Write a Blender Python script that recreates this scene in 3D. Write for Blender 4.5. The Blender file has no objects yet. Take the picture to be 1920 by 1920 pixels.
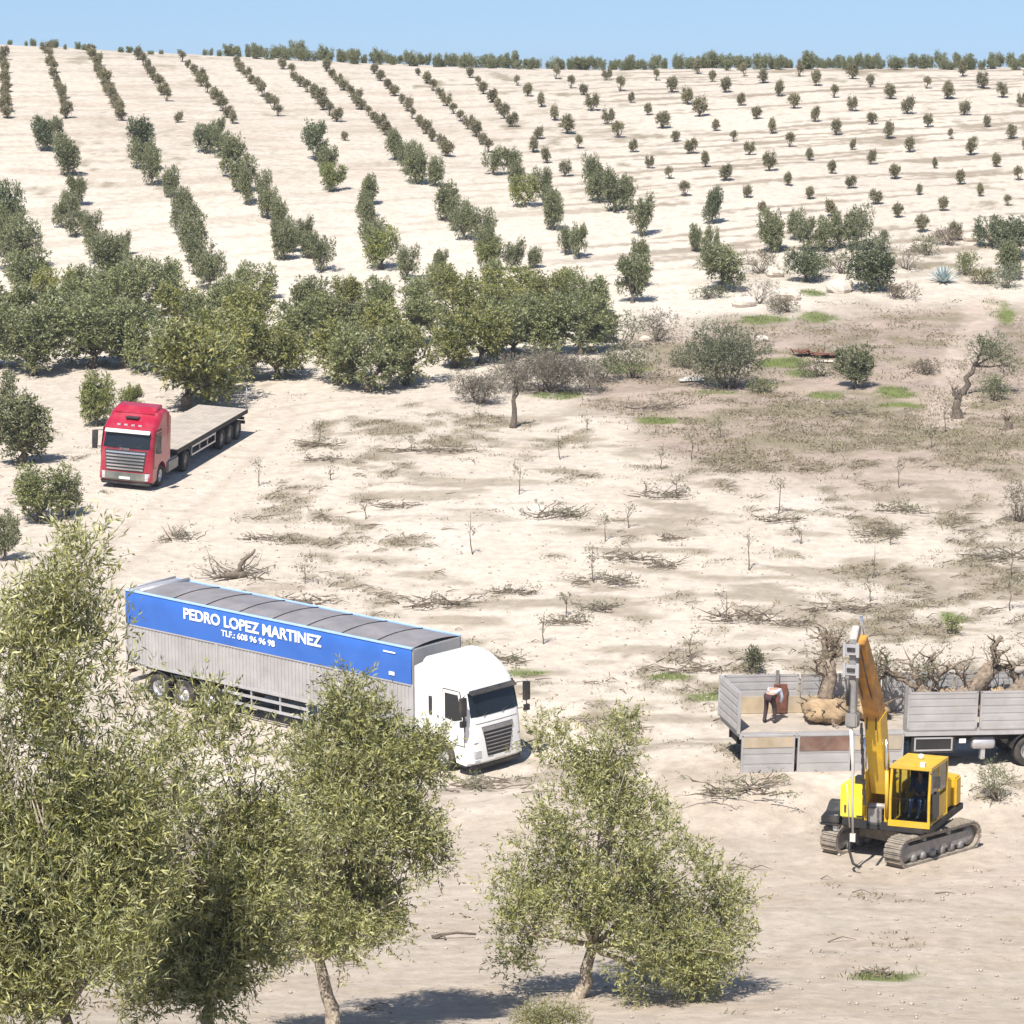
import bpy, bmesh, math, random
import numpy as np
from mathutils import Matrix, Vector

# ---------------------------------------------------------------- camera, light
R = math.radians
scene = bpy.context.scene
C = scene.collection
F = 6400.0                      # focal length in pixels of a 1920 px frame
PITCH = math.atan(820 / F)
CP, SP = math.cos(PITCH), math.sin(PITCH)
camd = bpy.data.cameras.new('camera'); cam = bpy.data.objects.new('camera', camd); C.objects.link(cam)
camd.sensor_width = 36; camd.lens = 36 * F / 1920; camd.clip_start = 1; camd.clip_end = 6000
cam.location = (0, 0, 0); cam.rotation_euler = (R(90) - PITCH, 0, 0)
scene.camera = cam
scene.render.resolution_x = 1024; scene.render.resolution_y = 1024

SUNV = Vector((-0.20, -0.55, 0.79)).normalized()          # towards the sun
sd = bpy.data.lights.new('sun', 'SUN'); sd.energy = 5.0; sd.angle = R(0.5); sd.color = (1.0, 0.95, 0.875)
sun = bpy.data.objects.new('sun', sd); C.objects.link(sun)
sun.rotation_euler = SUNV.to_track_quat('Z', 'Y').to_euler(); sun.location = (-60, -120, 170)

world = bpy.data.worlds.new('World'); scene.world = world; world.use_nodes = True
wt = world.node_tree; wt.nodes.clear()
sky = wt.nodes.new('ShaderNodeTexSky'); sky.sky_type = 'NISHITA'; sky.sun_disc = False
sky.sun_elevation = math.asin(SUNV.z); sky.sun_rotation = math.atan2(SUNV.x, SUNV.y)
sky.air_density = 1.0; sky.dust_density = 0.5; sky.ozone_density = 1.5; sky.altitude = 300
tc = wt.nodes.new('ShaderNodeTexCoord'); va = wt.nodes.new('ShaderNodeVectorMath'); va.operation = 'ADD'
va.inputs[1].default_value = (0, 0, 0.140)
bg = wt.nodes.new('ShaderNodeBackground'); bg.inputs['Strength'].default_value = 0.068
wo = wt.nodes.new('ShaderNodeOutputWorld')
wt.links.new(tc.outputs['Generated'], va.inputs[0]); wt.links.new(va.outputs[0], sky.inputs[0])
bg.inputs['Strength'].default_value = 0.092; wt.links.new(sky.outputs[0], bg.inputs['Color']); wt.links.new(bg.outputs[0], wo.inputs['Surface'])
scene.view_settings.view_transform = 'Standard'; scene.view_settings.look = 'None'
scene.view_settings.exposure = 0.66; scene.view_settings.gamma = 1

# ---------------------------------------------------------------- terrain maths
F=6400.0; PITCH=math.atan(820/6400.0); CP,SP=math.cos(PITCH),math.sin(PITCH)
TAB=[(2600,260),(2300,170),(2100,122),(1960,93),(1870,81),(1740,70.5),(1600,62.3),(1430,57),(1230,51),(1050,45.4),(910,41.2),(760,36.7),
     (650,33.5),(560,31),(430,28.3),(330,26.2),(250,24.4),(132,21.3)]
_Y=[];_Z=[]
for y,s in TAB:
    d=F/s; v=(y-960)/F
    _Y.append(d*(CP-v*SP)); _Z.append(d*(-SP-v*CP))
_Y=[-900,-60,0]+_Y; _Z=[-6,-3.4,-4.2]+_Z
YC=_Y[-1]
_Y+=[YC+6,YC+25,YC+70,900,2500]; _Z+=[_Z[-1]+.15,_Z[-1]-.9,_Z[-1]-5,-45,-60]
_Y=np.array(_Y);_Z=np.array(_Z)
def _tang(x,y):
    d=np.diff(y)/np.diff(x); m=np.zeros_like(y); m[0]=d[0];m[-1]=d[-1]
    for i in range(1,len(y)-1):
        m[i]=0 if d[i-1]*d[i]<=0 else 2*d[i-1]*d[i]/(d[i-1]+d[i])
    return m
_M=_tang(_Y,_Z)
def prof(Y):
    Y=np.clip(Y,_Y[0],_Y[-1]-1e-3); i=np.clip(np.searchsorted(_Y,Y,side='right')-1,0,len(_Y)-2)
    h=_Y[i+1]-_Y[i]; t=(Y-_Y[i])/h
    return (2*t**3-3*t**2+1)*_Z[i]+(t**3-2*t**2+t)*h*_M[i]+(-2*t**3+3*t**2)*_Z[i+1]+(t**3-t**2)*h*_M[i+1]
def hsh(ix,iy,s):
    n=(ix.astype(np.int64)*374761393+iy.astype(np.int64)*668265263+s*974634777)&0xffffffff
    n=((n^(n>>13))*1274126177)&0xffffffff; n=n^(n>>16)
    return (n&0xffffff)/float(0xffffff)
def vn(x,y,s=0):
    x=np.asarray(x,float);y=np.asarray(y,float)
    ix=np.floor(x);iy=np.floor(y);fx=x-ix;fy=y-iy;fx=fx*fx*(3-2*fx);fy=fy*fy*(3-2*fy)
    a=hsh(ix,iy,s);b=hsh(ix+1,iy,s);c=hsh(ix,iy+1,s);d=hsh(ix+1,iy+1,s)
    return (a*(1-fx)+b*fx)*(1-fy)+(c*(1-fx)+d*fx)*fy
def fbm(x,y,s=0,o=4):
    r=0;a=.5;t=0
    for k in range(o): r=r+a*vn(x*2**k+17*k,y*2**k-9*k,s+k);t+=a;a*=.5
    return r/t
def sst(a,b,x):
    t=np.clip((x-a)/(b-a),0,1); return t*t*(3-2*t)
def hgt0(X,Y):
    X=np.asarray(X,float);Y=np.asarray(Y,float)
    z=prof(Y)
    u=np.clip(-X/45.,0,3); z=z+2.1*u**1.15*sst(190,262,Y)
    z=z+(X*0.0)
    # rough relief
    rough=sst(60,70,Y)
    z=z+rough*((fbm(X/9,Y/9,3)-.5)*.35+(fbm(X/2.2,Y/2.2,5,3)-.5)*.16)+(1-rough)*(fbm(X/6,Y/6,8)-.5)*.3
    return z
PADS=[]   # (X,Y,z,gx,gy,yaw,x0,x1,halfwidth,blend)
def hgt(X,Y):
    X=np.asarray(X,float);Y=np.asarray(Y,float); z=hgt0(X,Y)
    for (a,b,c,gx,gy,yaw,x0,x1,hw,bl) in PADS:
        dx=X-a;dy=Y-b; u=dx*math.cos(yaw)+dy*math.sin(yaw); v=-dx*math.sin(yaw)+dy*math.cos(yaw)
        du=np.maximum(np.maximum(x0-u,u-x1),0); dv=np.maximum(np.abs(v)-hw,0); d=np.hypot(du,dv)
        w=1-sst(0,bl,d); z=z*(1-w)+(c+gx*dx+gy*dy)*w
    return z
def h1(X,Y): return float(hgt(np.array([X]),np.array([Y]))[0])
def proj(P):
    x,y,z=P; d=y*CP-z*SP; u=y*SP+z*CP
    return (960+F*x/d, 960-F*u/d, F/d)
_D=np.concatenate([np.arange(15,60,.5),np.arange(60,420,.25)])
def at(px,py):
    u=(px-960)/F; v=(960-py)/F
    Xs=_D*u; Ys=_D*(CP+v*SP); Zs=_D*(-SP+v*CP)
    g=Zs-hgt(Xs,Ys); k=np.where(g<0)[0]
    if len(k)==0: return None
    k=max(k[0],1); t=g[k-1]/(g[k-1]-g[k]); d=_D[k-1]+t*(_D[k]-_D[k-1])
    return (d*u,d*(CP+v*SP),d*(-SP+v*CP),F/d)
def pose(X,Y,z,gx,gy,yaw):
    n=np.array([-gx,-gy,1.]);n/=np.linalg.norm(n)
    f=np.array([math.cos(yaw),math.sin(yaw),0]); f-=n*f.dot(n); f/=np.linalg.norm(f)
    return np.array([X,Y,z]),f,np.cross(n,f),n

# poses of the vehicles: X, Y, Z, slope x, slope y, heading
P_WHITE = (-0.44, 110.9, -22.84, 0.006, 0.075, -0.769)
P_RED = (-17.45, 152.53, -18.53, -0.050, 0.090, -1.789)
P_GREY = (7.00, 108.3, -22.05, -0.030, 0.050, 0.195)
P_EXC = (11.70, 100.6, -23.15, 0.0, 0.015, 0.802)
def _pad(P, x0, x1, hw, bl): PADS.append((P[0], P[1], P[2], P[3], P[4], P[5], x0, x1, hw, bl))
_pad(P_WHITE, -17.5, .5, 1.8, 4.5); _pad(P_RED, -15, .5, 1.8, 6); _pad(P_GREY, -.5, 13, 1.8, 4); _pad(P_EXC, -2.5, 2.5, 1.7, 3)
EXC_Z = h1(11.7, 100.6)

rng = np.random.default_rng(7); random.seed(11)

# ---------------------------------------------------------------- mesh helpers
def link(o, parent=None):
    C.objects.link(o)
    if parent is not None: o.parent = parent
    return o
def mesh_np(name, V, Fq, m, col=None, smooth=False):
    """V (n,3); Fq (k,4) or (k,3) faces"""
    me = bpy.data.meshes.new(name); V = np.asarray(V, np.float32); Fq = np.asarray(Fq, np.int32); k, w = Fq.shape
    me.vertices.add(len(V)); me.vertices.foreach_set('co', V.ravel())
    me.loops.add(k * w); me.loops.foreach_set('vertex_index', Fq.ravel())
    me.polygons.add(k); me.polygons.foreach_set('loop_start', np.arange(0, k * w, w, dtype=np.int32))
    me.polygons.foreach_set('loop_total', np.full(k, w, np.int32))
    if smooth: me.polygons.foreach_set('use_smooth', np.ones(k, bool))
    me.update(calc_edges=True)
    if col is not None:
        a = me.color_attributes.new('Col', 'FLOAT_COLOR', 'POINT')
        c = np.ones((len(V), 4), np.float32); c[:, :3] = col; a.data.foreach_set('color', c.ravel())
    me.materials.append(m); me.validate(); return me
class MB:
    def __init__(s, xf=None): s.v = []; s.f = []; s.sm = []; s.xf = xf
    def add(s, V, Fs, smooth=False):
        b = len(s.v); s.v += [tuple(map(float, p)) for p in V]
        for f in Fs: s.f.append(tuple(i + b for i in f)); s.sm.append(smooth)
        return s
    def box(s, c, d, rot=None, taper=None):
        x, y, z = d[0] / 2, d[1] / 2, d[2] / 2; P = []
        for k in (-1, 1):
            t = 1 if (k < 0 or taper is None) else taper
            for a, b in ((-1, -1), (1, -1), (1, 1), (-1, 1)): P.append(Vector((a * x * t, b * y * t, k * z)))
        if rot is not None:
            M = rot if isinstance(rot, Matrix) else Matrix.Rotation(rot, 3, 'Z'); P = [M @ p for p in P]
        return s.add([p + Vector(c) for p in P], [(3, 2, 1, 0), (4, 5, 6, 7), (0, 1, 5, 4), (1, 2, 6, 5), (2, 3, 7, 6), (3, 0, 4, 7)])
    def prism(s, poly, axis, a, b):
        """poly in the two other axes; extruded along axis from a to b"""
        n = len(poly); P = []
        for t in (a, b):
            for u, v in poly: P.append({'x': (t, u, v), 'y': (u, t, v), 'z': (u, v, t)}[axis])
        return s.add(P, [tuple(range(n))[::-1], tuple(range(n, 2 * n))] + [(i, (i + 1) % n, n + (i + 1) % n, n + i) for i in range(n)])
    def tube(s, path, rad, n=8, cap=True, smooth=True):
        path = [Vector(p) for p in path]
        if not hasattr(rad, '__len__'): rad = [rad] * len(path)
        V = []; Fs = []; prev = None
        for i, p in enumerate(path):
            t = (path[min(i + 1, len(path) - 1)] - path[max(i - 1, 0)]).normalized()
            if prev is None: a = t.orthogonal().normalized()
            else: a = (prev - t * prev.dot(t)).normalized()
            prev = a; b = t.cross(a)
            for k in range(n):
                w = 2 * math.pi * k / n; V.append(p + (a * math.cos(w) + b * math.sin(w)) * rad[i])
        for i in range(len(path) - 1):
            for k in range(n):
                j = (k + 1) % n; Fs.append((i * n + k, i * n + j, (i + 1) * n + j, (i + 1) * n + k))
        s.add(V, Fs, smooth)
        if cap:
            b = len(s.v) - len(V)
            s.f.append(tuple(range(b + n - 1, b - 1, -1))); s.f.append(tuple(range(b + (len(path) - 1) * n, b + len(path) * n))); s.sm += [False, False]
        return s
    def lathe(s, prof_, c, axis='y', n=20, smooth=True):
        V = []; Fs = []; m = len(prof_)
        for k in range(n):
            w = 2 * math.pi * k / n
            for r, a in prof_:
                u, v = r * math.cos(w), r * math.sin(w)
                P = {'y': (u, a, v), 'x': (a, u, v), 'z': (u, v, a)}[axis]; V.append((P[0] + c[0], P[1] + c[1], P[2] + c[2]))
        for k in range(n):
            j = (k + 1) % n
            for i in range(m - 1): Fs.append((k * m + i, k * m + i + 1, j * m + i + 1, j * m + i))
        return s.add(V, Fs, smooth)
    def build(s, name, m, parent=None, bevel=0):
        me = bpy.data.meshes.new(name)
        V = [Vector(p) for p in s.v]
        if s.xf is not None: V = [s.xf @ p for p in V]
        me.from_pydata(V, [], s.f)
        me.polygons.foreach_set('use_smooth', s.sm); me.materials.append(m); me.update()
        b = bmesh.new(); b.from_mesh(me); bmesh.ops.recalc_face_normals(b, faces=b.faces)
        if bevel:
            es = [e for e in b.edges if len(e.link_faces) == 2 and e.calc_face_angle(0) > .6]
            bmesh.ops.bevel(b, geom=es, offset=bevel, segments=2, affect='EDGES', clamp_overlap=True)
        b.to_mesh(me); b.free()
        return link(bpy.data.objects.new(name, me), parent)
def tag(o, label=None, cat=None, group=None, kind=None):
    if label: o['label'] = label
    if cat: o['category'] = cat
    if group: o['group'] = group
    if kind: o['kind'] = kind
    return o
def empty(name, M=None, loc=None):
    o = bpy.data.objects.new(name, None); C.objects.link(o); o.empty_display_size = .3
    if M is not None: o.matrix_world = M
    if loc is not None: o.location = loc
    return o
def pose_matrix(P):
    o, f, l, n = pose(*P)
    return Matrix(((f[0], l[0], n[0], o[0]), (f[1], l[1], n[1], o[1]), (f[2], l[2], n[2], o[2]), (0, 0, 0, 1)))

# ---------------------------------------------------------------- materials
def nt(name):
    m = bpy.data.materials.new(name); m.use_nodes = True; t = m.node_tree; t.nodes.clear()
    o = t.nodes.new('ShaderNodeOutputMaterial'); b = t.nodes.new('ShaderNodeBsdfPrincipled'); t.links.new(b.outputs[0], o.inputs[0])
    return m, t, b, o
def mat(name, col, rough=.6, metal=0., var=.12, scale=2.0, dirt=0., dirtcol=(.42, .35, .27), bump=0., coat=0., stripes=None):
    m, t, b, o = nt(name); N = t.nodes.new; L = t.links.new
    tc = N('ShaderNodeTexCoord'); n1 = N('ShaderNodeTexNoise'); n1.inputs['Scale'].default_value = scale; n1.inputs['Detail'].default_value = 6
    L(tc.outputs['Object'], n1.inputs['Vector'])
    mr = N('ShaderNodeMapRange'); mr.inputs[1].default_value = .3; mr.inputs[2].default_value = .7; mr.inputs[3].default_value = 1 - var; mr.inputs[4].default_value = 1 + var
    L(n1.outputs[0], mr.inputs[0])
    mx = N('ShaderNodeMix'); mx.data_type = 'RGBA'; mx.blend_type = 'MULTIPLY'; mx.inputs[0].default_value = 1; mx.inputs[6].default_value = (*col, 1)
    L(mr.outputs[0], mx.inputs[7]); out = mx.outputs[2]
    if dirt > 0:
        n2 = N('ShaderNodeTexNoise'); n2.inputs['Scale'].default_value = 1.3; n2.inputs['Detail'].default_value = 8; n2.inputs['Roughness'].default_value = .7; L(tc.outputs['Object'], n2.inputs['Vector'])
        m2 = N('ShaderNodeMapRange'); m2.inputs[1].default_value = .45; m2.inputs[2].default_value = .75; m2.inputs[4].default_value = dirt; L(n2.outputs[0], m2.inputs[0])
        d = N('ShaderNodeMix'); d.data_type = 'RGBA'; L(m2.outputs[0], d.inputs[0]); L(out, d.inputs[6]); d.inputs[7].default_value = (*dirtcol, 1); out = d.outputs[2]
    L(out, b.inputs['Base Color']); b.inputs['Roughness'].default_value = rough; b.inputs['Metallic'].default_value = metal
    if coat: b.inputs['Coat Weight'].default_value = coat
    if bump:
        bp = N('ShaderNodeBump'); bp.inputs['Strength'].default_value = bump; bp.inputs['Distance'].default_value = .03; L(n1.outputs[0], bp.inputs['Height']); L(bp.outputs[0], b.inputs['Normal'])
    return m
def leaf_mat(name, under, trans=.22):
    m, t, b, o = nt(name); N = t.nodes.new; L = t.links.new
    a = N('ShaderNodeVertexColor'); a.layer_name = 'Col'; oi = N('ShaderNodeObjectInfo')
    mx = N('ShaderNodeMix'); mx.data_type = 'RGBA'; mx.blend_type = 'MULTIPLY'; mx.inputs[0].default_value = 1
    L(a.outputs['Color'], mx.inputs[6]); L(oi.outputs['Color'], mx.inputs[7])
    g = N('ShaderNodeNewGeometry'); m2 = N('ShaderNodeMix'); m2.data_type = 'RGBA'
    L(g.outputs['Backfacing'], m2.inputs[0]); L(mx.outputs[2], m2.inputs[6]); m3 = N('ShaderNodeMix'); m3.data_type = 'RGBA'; m3.inputs[0].default_value = .45
    L(mx.outputs[2], m3.inputs[6]); m3.inputs[7].default_value = (*under, 1); L(m3.outputs[2], m2.inputs[7])
    L(m2.outputs[2], b.inputs['Base Color']); b.inputs['Roughness'].default_value = .5; b.inputs['Specular IOR Level'].default_value = .35
    tr = N('ShaderNodeBsdfTranslucent'); L(m2.outputs[2], tr.inputs['Color']); ms = N('ShaderNodeMixShader'); ms.inputs[0].default_value = trans
    L(b.outputs[0], ms.inputs[1]); L(tr.outputs[0], ms.inputs[2]); L(ms.outputs[0], o.inputs[0])
    return m
M = {}
M['leaf'] = leaf_mat('olive_leaf', (.36, .37, .25))
M['bark'] = mat('olive_bark', (.115, .092, .070), .95, var=.5, scale=11, bump=1)
M['root'] = mat('cut_root', (.20, .155, .115), .95, var=.5, scale=8, bump=1)
M['barkpale'] = mat('pale_bark', (.30, .25, .195), .95, var=.45, scale=12, bump=1)
M['twig'] = mat('dry_twig', (.15, .12, .092), .95, var=.35, scale=5)
M['white'] = mat('white_cab_paint', (.80, .80, .79), .28, var=.03, dirt=.18, dirtcol=(.6, .55, .48), coat=.4)
M['red'] = mat('crimson_cab_paint', (.33, .008, .030), .3, var=.08, dirt=.25, dirtcol=(.5, .2, .2), coat=.4)
M['glass'] = mat('dark_window_glass', (.012, .016, .02), .06, var=.05)
M['black'] = mat('black_plastic', (.02, .02, .022), .5, var=.2, dirt=.2)
M['rubber'] = mat('tyre_rubber', (.025, .024, .023), .85, var=.2, dirt=.45, dirtcol=(.25, .2, .15))
M['alloy'] = mat('aluminium', (.55, .55, .57), .42, .55, var=.08, scale=3, dirt=.3)
M['alu_panel'] = mat('aluminium_side_panel', (.43, .42, .42), .5, .25, var=.14, scale=1.5, dirt=.5, dirtcol=(.40, .36, .32))
M['chrome'] = mat('bright_metal', (.72, .72, .74), .22, .9, var=.04)
M['grilledark'] = mat('dark_grille', (.035, .035, .04), .45, var=.1)
M['chassis'] = mat('chassis_black', (.018, .017, .017), .7, var=.3, dirt=.25, dirtcol=(.14, .11, .09))
M['tarpblue'] = mat('blue_tarpaulin', (.03, .125, .46), .5, var=.1, scale=.8, dirt=.12, dirtcol=(.12, .25, .6))
M['tarpedge'] = mat('pale_blue_trim', (.35, .52, .78), .5, var=.1)
M['tarpgrey'] = mat('grey_roof_tarpaulin', (.19, .18, .19), .65, var=.15, scale=1.2, dirt=.35, dirtcol=(.36, .32, .30), bump=.3)
M['letter'] = mat('white_lettering', (.82, .84, .86), .5, var=.02)
M['deck'] = mat('worn_deck_boards', (.37, .32, .27), .85, var=.15, scale=2, dirt=.4, dirtcol=(.45, .38, .3))
M['yellow'] = mat('yellow_machine_paint', (.60, .37, .018), .45, var=.12, scale=4, dirt=.4, dirtcol=(.42, .30, .14))
M['lemon'] = mat('lemon_panel_paint', (.70, .58, .03), .45, var=.08, dirt=.35)
M['ochre'] = mat('rust_worn_orange_paint', (.42, .19, .025), .6, var=.4, scale=3, dirt=.5, dirtcol=(.30, .20, .12))
M['track'] = mat('dusty_track_steel', (.22, .19, .155), .9, .0, var=.3, scale=6, dirt=.8, dirtcol=(.36, .30, .24), bump=.5)
M['steelgrey'] = mat('grey_steel', (.26, .25, .245), .55, .3, var=.2, scale=5, dirt=.4)
M['rust'] = mat('rusty_iron', (.17, .07, .045), .9, .1, var=.35, scale=5)
M['bumper'] = mat('grey_green_bumper', (.12, .135, .12), .6, var=.2, dirt=.5)
M['lamp'] = mat('headlight_glass', (.55, .57, .6), .12, .3, var=.1)
M['plate'] = mat('plate_white', (.75, .75, .72), .5, var=.03)
M['blueplastic'] = mat('blue_tank_paint', (.03, .10, .42), .4, var=.1)
M['skin'] = mat('skin', (.42, .25, .17), .6, var=.05)
M['hair'] = mat('dark_hair', (.03, .022, .018), .8, var=.2)
M['shirt'] = mat('pale_blue_shirt', (.56, .60, .72), .85, var=.08, scale=6)
M['trousers'] = mat('dark_brown_trousers', (.055, .03, .032), .9, var=.15, scale=6)
M['jeans'] = mat('blue_work_clothes', (.04, .07, .16), .85, var=.2, scale=6)
M['clod'] = mat('soil_clod', (.36, .31, .255), 1, var=.25, scale=2)
M['rock'] = mat('limestone', (.52, .46, .39), .95, var=.2, scale=3, bump=1)
M['rootsoil'] = mat('clay_root_ball', (.33, .235, .14), 1, var=.3, scale=4, bump=1.2, dirt=.5, dirtcol=(.22, .16, .1))
M['agave'] = mat('blue_grey_agave', (.38, .46, .46), .6, var=.15, scale=3)
M['ply'] = mat('tan_lining_board', (.40, .32, .22), .8, var=.2, scale=2, dirt=.5, dirtcol=(.46, .43, .40))
M['stain'] = mat('brown_stained_board', (.17, .095, .07), .85, var=.3, scale=2, dirt=.5, dirtcol=(.35, .28, .24))
M['rope'] = mat('white_webbing', (.56, .54, .50), .7, var=.08)
M['weed'] = leaf_mat('dry_weed_blades', (.3, .26, .16), .15)

# ---------------------------------------------------------------- ground sheet
def gm(x0, y0, rx, ry, X, Y):      # soft ellipse, metres
    return np.exp(-(((X - x0) / rx) ** 2 + ((Y - y0) / ry) ** 2))
def patch(px, py, wpx, depth, X, Y):
    a = at(px, py); return gm(a[0], a[1], wpx / a[3], depth, X, Y)
def ground():
    xs = np.concatenate([[-1500, -700, -350, -220, -150], np.arange(-100, -46, 1.0), np.arange(-46, 48, .33), np.arange(48, 101, 1.0), [150, 220, 350, 700, 1500]])
    ys = np.concatenate([[-900, -300, -100, -40, 0, 15], np.arange(25, 70, 1.0), np.arange(70, 175, .33), np.arange(175, 310, .5), np.arange(311, 345, 2.), [360, 400, 480, 600, 900, 1500, 2400]])
    X, Y = np.meshgrid(xs, ys); Z = hgt(X, Y)
    n, m = X.shape
    V = np.stack([X.ravel(), Y.ravel(), Z.ravel()], 1)
    i = np.arange((n - 1) * m).reshape(n - 1, m)[:, :-1].ravel()
    Fq = np.stack([i, i + 1, i + m + 1, i + m], 1)
    # soil colours by place (albedo)
    def mixc(c, k, w): return c * (1 - w[..., None]) + np.array(k) * w[..., None]
    base = np.array([.495, .432, .362]); col = np.ones((n, m, 3)) * base
    hill = sst(178, 196, Y); col = mixc(col, (.50, .443, .375), hill)
    br = fbm(X / 14, Y / 22, 31); col = col * (0.9 + .2 * br)[..., None]
    # bright open strips between the mature rows
    col = mixc(col, (.545, .49, .42), .8 * sst(180, 192, Y) * (1 - sst(215, 245, Y)) * (1 - sst(12, 24, X)))
    # scrub ground, middle right
    W = fbm(X / 5, Y / 8, 71)
    scr = sst(2 , 9, X + (W - .5) * 12) * sst(157, 164, Y + (W - .5) * 14) * (1 - sst(196, 206, Y + (W - .5) * 14 - .25 * (X - 20)))
    col = mixc(col, (.285, .225, .185), .92 * scr)
    scr2 = sst(6, 18, X + (W - .5) * 14) * sst(140, 158, Y + (W - .5) * 10) * (1 - sst(170, 180, Y)); col = mixc(col, (.33, .265, .215), .7 * scr2)
    # trodden working ground around the digger and the near right
    wk = (1 - sst(100, 110, Y + (W - .5) * 10)); col = mixc(col, (.41, .35, .285), .85 * wk)
    col = mixc(col, (.50, .41, .34), .5 * gm(17, 97, 6, 4, X, Y))
    # cart track past the red lorry
    def seg(ax, ay, bx, by, w):
        A = at(ax, ay); B = at(bx, by); dx, dy = B[0] - A[0], B[1] - A[1]; L2 = dx * dx + dy * dy
        t = np.clip(((X - A[0]) * dx + (Y - A[1]) * dy) / L2, 0, 1); return 1 - sst(w * .6, w, np.hypot(X - A[0] - t * dx, Y - A[1] - t * dy))
    trk = np.maximum.reduce([seg(470, 790, 400, 900, 3.6), seg(400, 900, 260, 990, 3.6), seg(260, 990, 130, 1090, 3.2), seg(700, 745, 460, 790, 3.)])
    # weeds: broken patches, more in the felled field and on the scrub
    f1 = fbm(X / 1.6, Y / 2.6, 11, 4); f2 = fbm(X / .7, Y / 1.0, 12, 3); f3 = fbm(X / 9, Y / 12, 13, 2)
    dens = .38 + .55 * (f3 - .5)
    fld = sst(100, 112, Y) * (1 - sst(168, 176, Y)) * sst(-15, -7, X + .12 * (Y - 110) * 0)
    dens = dens + .06 * fld * sst(8, 24, X) + .20 * fld + .22 * scr - .3 * trk - .35 * sst(182, 194, Y) * (1 - sst(212, 240, Y)) * (1 - sst(8, 16, X)) + .02 * wk
    weed = sst(0, .16, .62 * f1 + .38 * f2 - (1 - .50 * dens) + .205) * (1 - trk)
    weed = weed * (.35 + .65 * sst(.3, .6, dens))
    col = mixc(col, (.185, .155, .10), .82 * weed)
    st = fbm(X / 3.2 + Y / 9, Y / 1.5, 81, 4); col = mixc(col, (.23, .19, .135), .65 * sst(.54, .67, st) * fld * (1 - trk)); col = mixc(col, (.20, .175, .11), .75 * sst(.50, .66, fbm(X / 4, Y / 3.2, 85, 4)) * scr); col = mixc(col, (.40, .32, .265), .6 * sst(.52, .64, fbm(X / 3, Y / 2.2, 86, 4)) * scr)
    col = mixc(col, (.38, .31, .235), .5 * sst(.5, .66, fbm(X / 5, Y / 1.6, 87, 4)) * wk)
    # furrow lines and painted young-tree shadow streaks of the upper plantation (stretched along the contour rows)
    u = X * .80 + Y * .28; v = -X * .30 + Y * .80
    fur_shade = fbm(u / 8, v / .75, 51, 3); col = mixc(col, (.25, .205, .155), .85 * sst(.56, .66, fur_shade) * sst(204, 222, Y) * (.35 + .65 * sst(-6, 14, X)))
    fur2 = fbm(X / 10, Y / 1.3, 55, 3); col = mixc(col, (.40, .33, .27), .55 * sst(.6, .72, fur2) * sst(225, 240, Y) * (1 - sst(-8, 4, X)))
    rut = fbm(X / 14, Y / .55, 95, 3); col = mixc(col, (.36, .30, .245), .45 * sst(.54, .68, rut) * wk)
    # bench track on the upper left
    bn = np.exp(-((Y - 262 - .10 * X - 2 * vn(X / 8, Y * 0, 5)) / 3.0) ** 2) * (1 - sst(-8, 2, X)) * fbm(X / 4, Y / 1.5, 61); col = mixc(col, (.40, .34, .27), .9 * bn)
    # leaf litter / darker earth under the dense valley olives
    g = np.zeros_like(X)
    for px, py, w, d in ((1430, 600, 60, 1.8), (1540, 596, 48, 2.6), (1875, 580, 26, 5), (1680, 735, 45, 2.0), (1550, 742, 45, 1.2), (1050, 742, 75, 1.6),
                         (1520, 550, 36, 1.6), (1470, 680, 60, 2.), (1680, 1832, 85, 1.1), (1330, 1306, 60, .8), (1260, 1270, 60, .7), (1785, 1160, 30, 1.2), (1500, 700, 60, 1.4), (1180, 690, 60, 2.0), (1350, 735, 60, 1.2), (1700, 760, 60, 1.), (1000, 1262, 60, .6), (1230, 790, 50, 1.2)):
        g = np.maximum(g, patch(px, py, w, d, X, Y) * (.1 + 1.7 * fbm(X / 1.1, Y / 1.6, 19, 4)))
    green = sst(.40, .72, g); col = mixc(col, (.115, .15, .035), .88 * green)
    # pale foot track climbing the scrub and wheel ruts
    col = mixc(col, (.44, .36, .30), .75 * np.maximum(seg(1765, 800, 1805, 660, 1.3), seg(1805, 660, 1850, 560, 1.3)) * (.4 + f2))
    def rutline(pts, half, w):
        r_ = np.zeros_like(X); P_ = [at(*p) for p in pts]
        for A, B in zip(P_, P_[1:]):
            dx, dy = B[0] - A[0], B[1] - A[1]; L2 = dx * dx + dy * dy; t = np.clip(((X - A[0]) * dx + (Y - A[1]) * dy) / L2, 0, 1); d = np.hypot(X - A[0] - t * dx, Y - A[1] - t * dy); r_ = np.maximum(r_, np.exp(-((d - half) / w) ** 2))
        return r_
    for pts in ([(700, 752), (520, 775), (445, 850), (330, 950), (200, 1060), (120, 1120)], [(980, 1440), (1150, 1520), (1400, 1560), (1560, 1640), (1900, 1650)], [(700, 1560), (1000, 1500), (1300, 1440), (1500, 1500)], [(860, 1800), (1200, 1700), (1560, 1690), (1930, 1720)], [(1300, 1900), (1600, 1760), (1940, 1760)], [(1240, 1330), (1330, 1450), (1560, 1540), (1700, 1640)]):
        col = mixc(col, (.33, .27, .21), .55 * rutline(pts, 1.0, .26) * (.3 + .9 * f2))
    # bleached patches
    for px, py, w, d in ((1500, 950, 70, 4), (1000, 950, 60, 4), (820, 1000, 90, 5), (300, 880, 80, 6)):
        col = mixc(col, (.58, .525, .46), .6 * patch(px, py, w, d, X, Y) * (1 - weed))
    col = np.clip(col * (.94 + .12 * f2)[..., None], .02, .74)
    m_, t, b, o = nt('chalky_soil'); N = t.nodes.new; L = t.links.new
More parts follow.
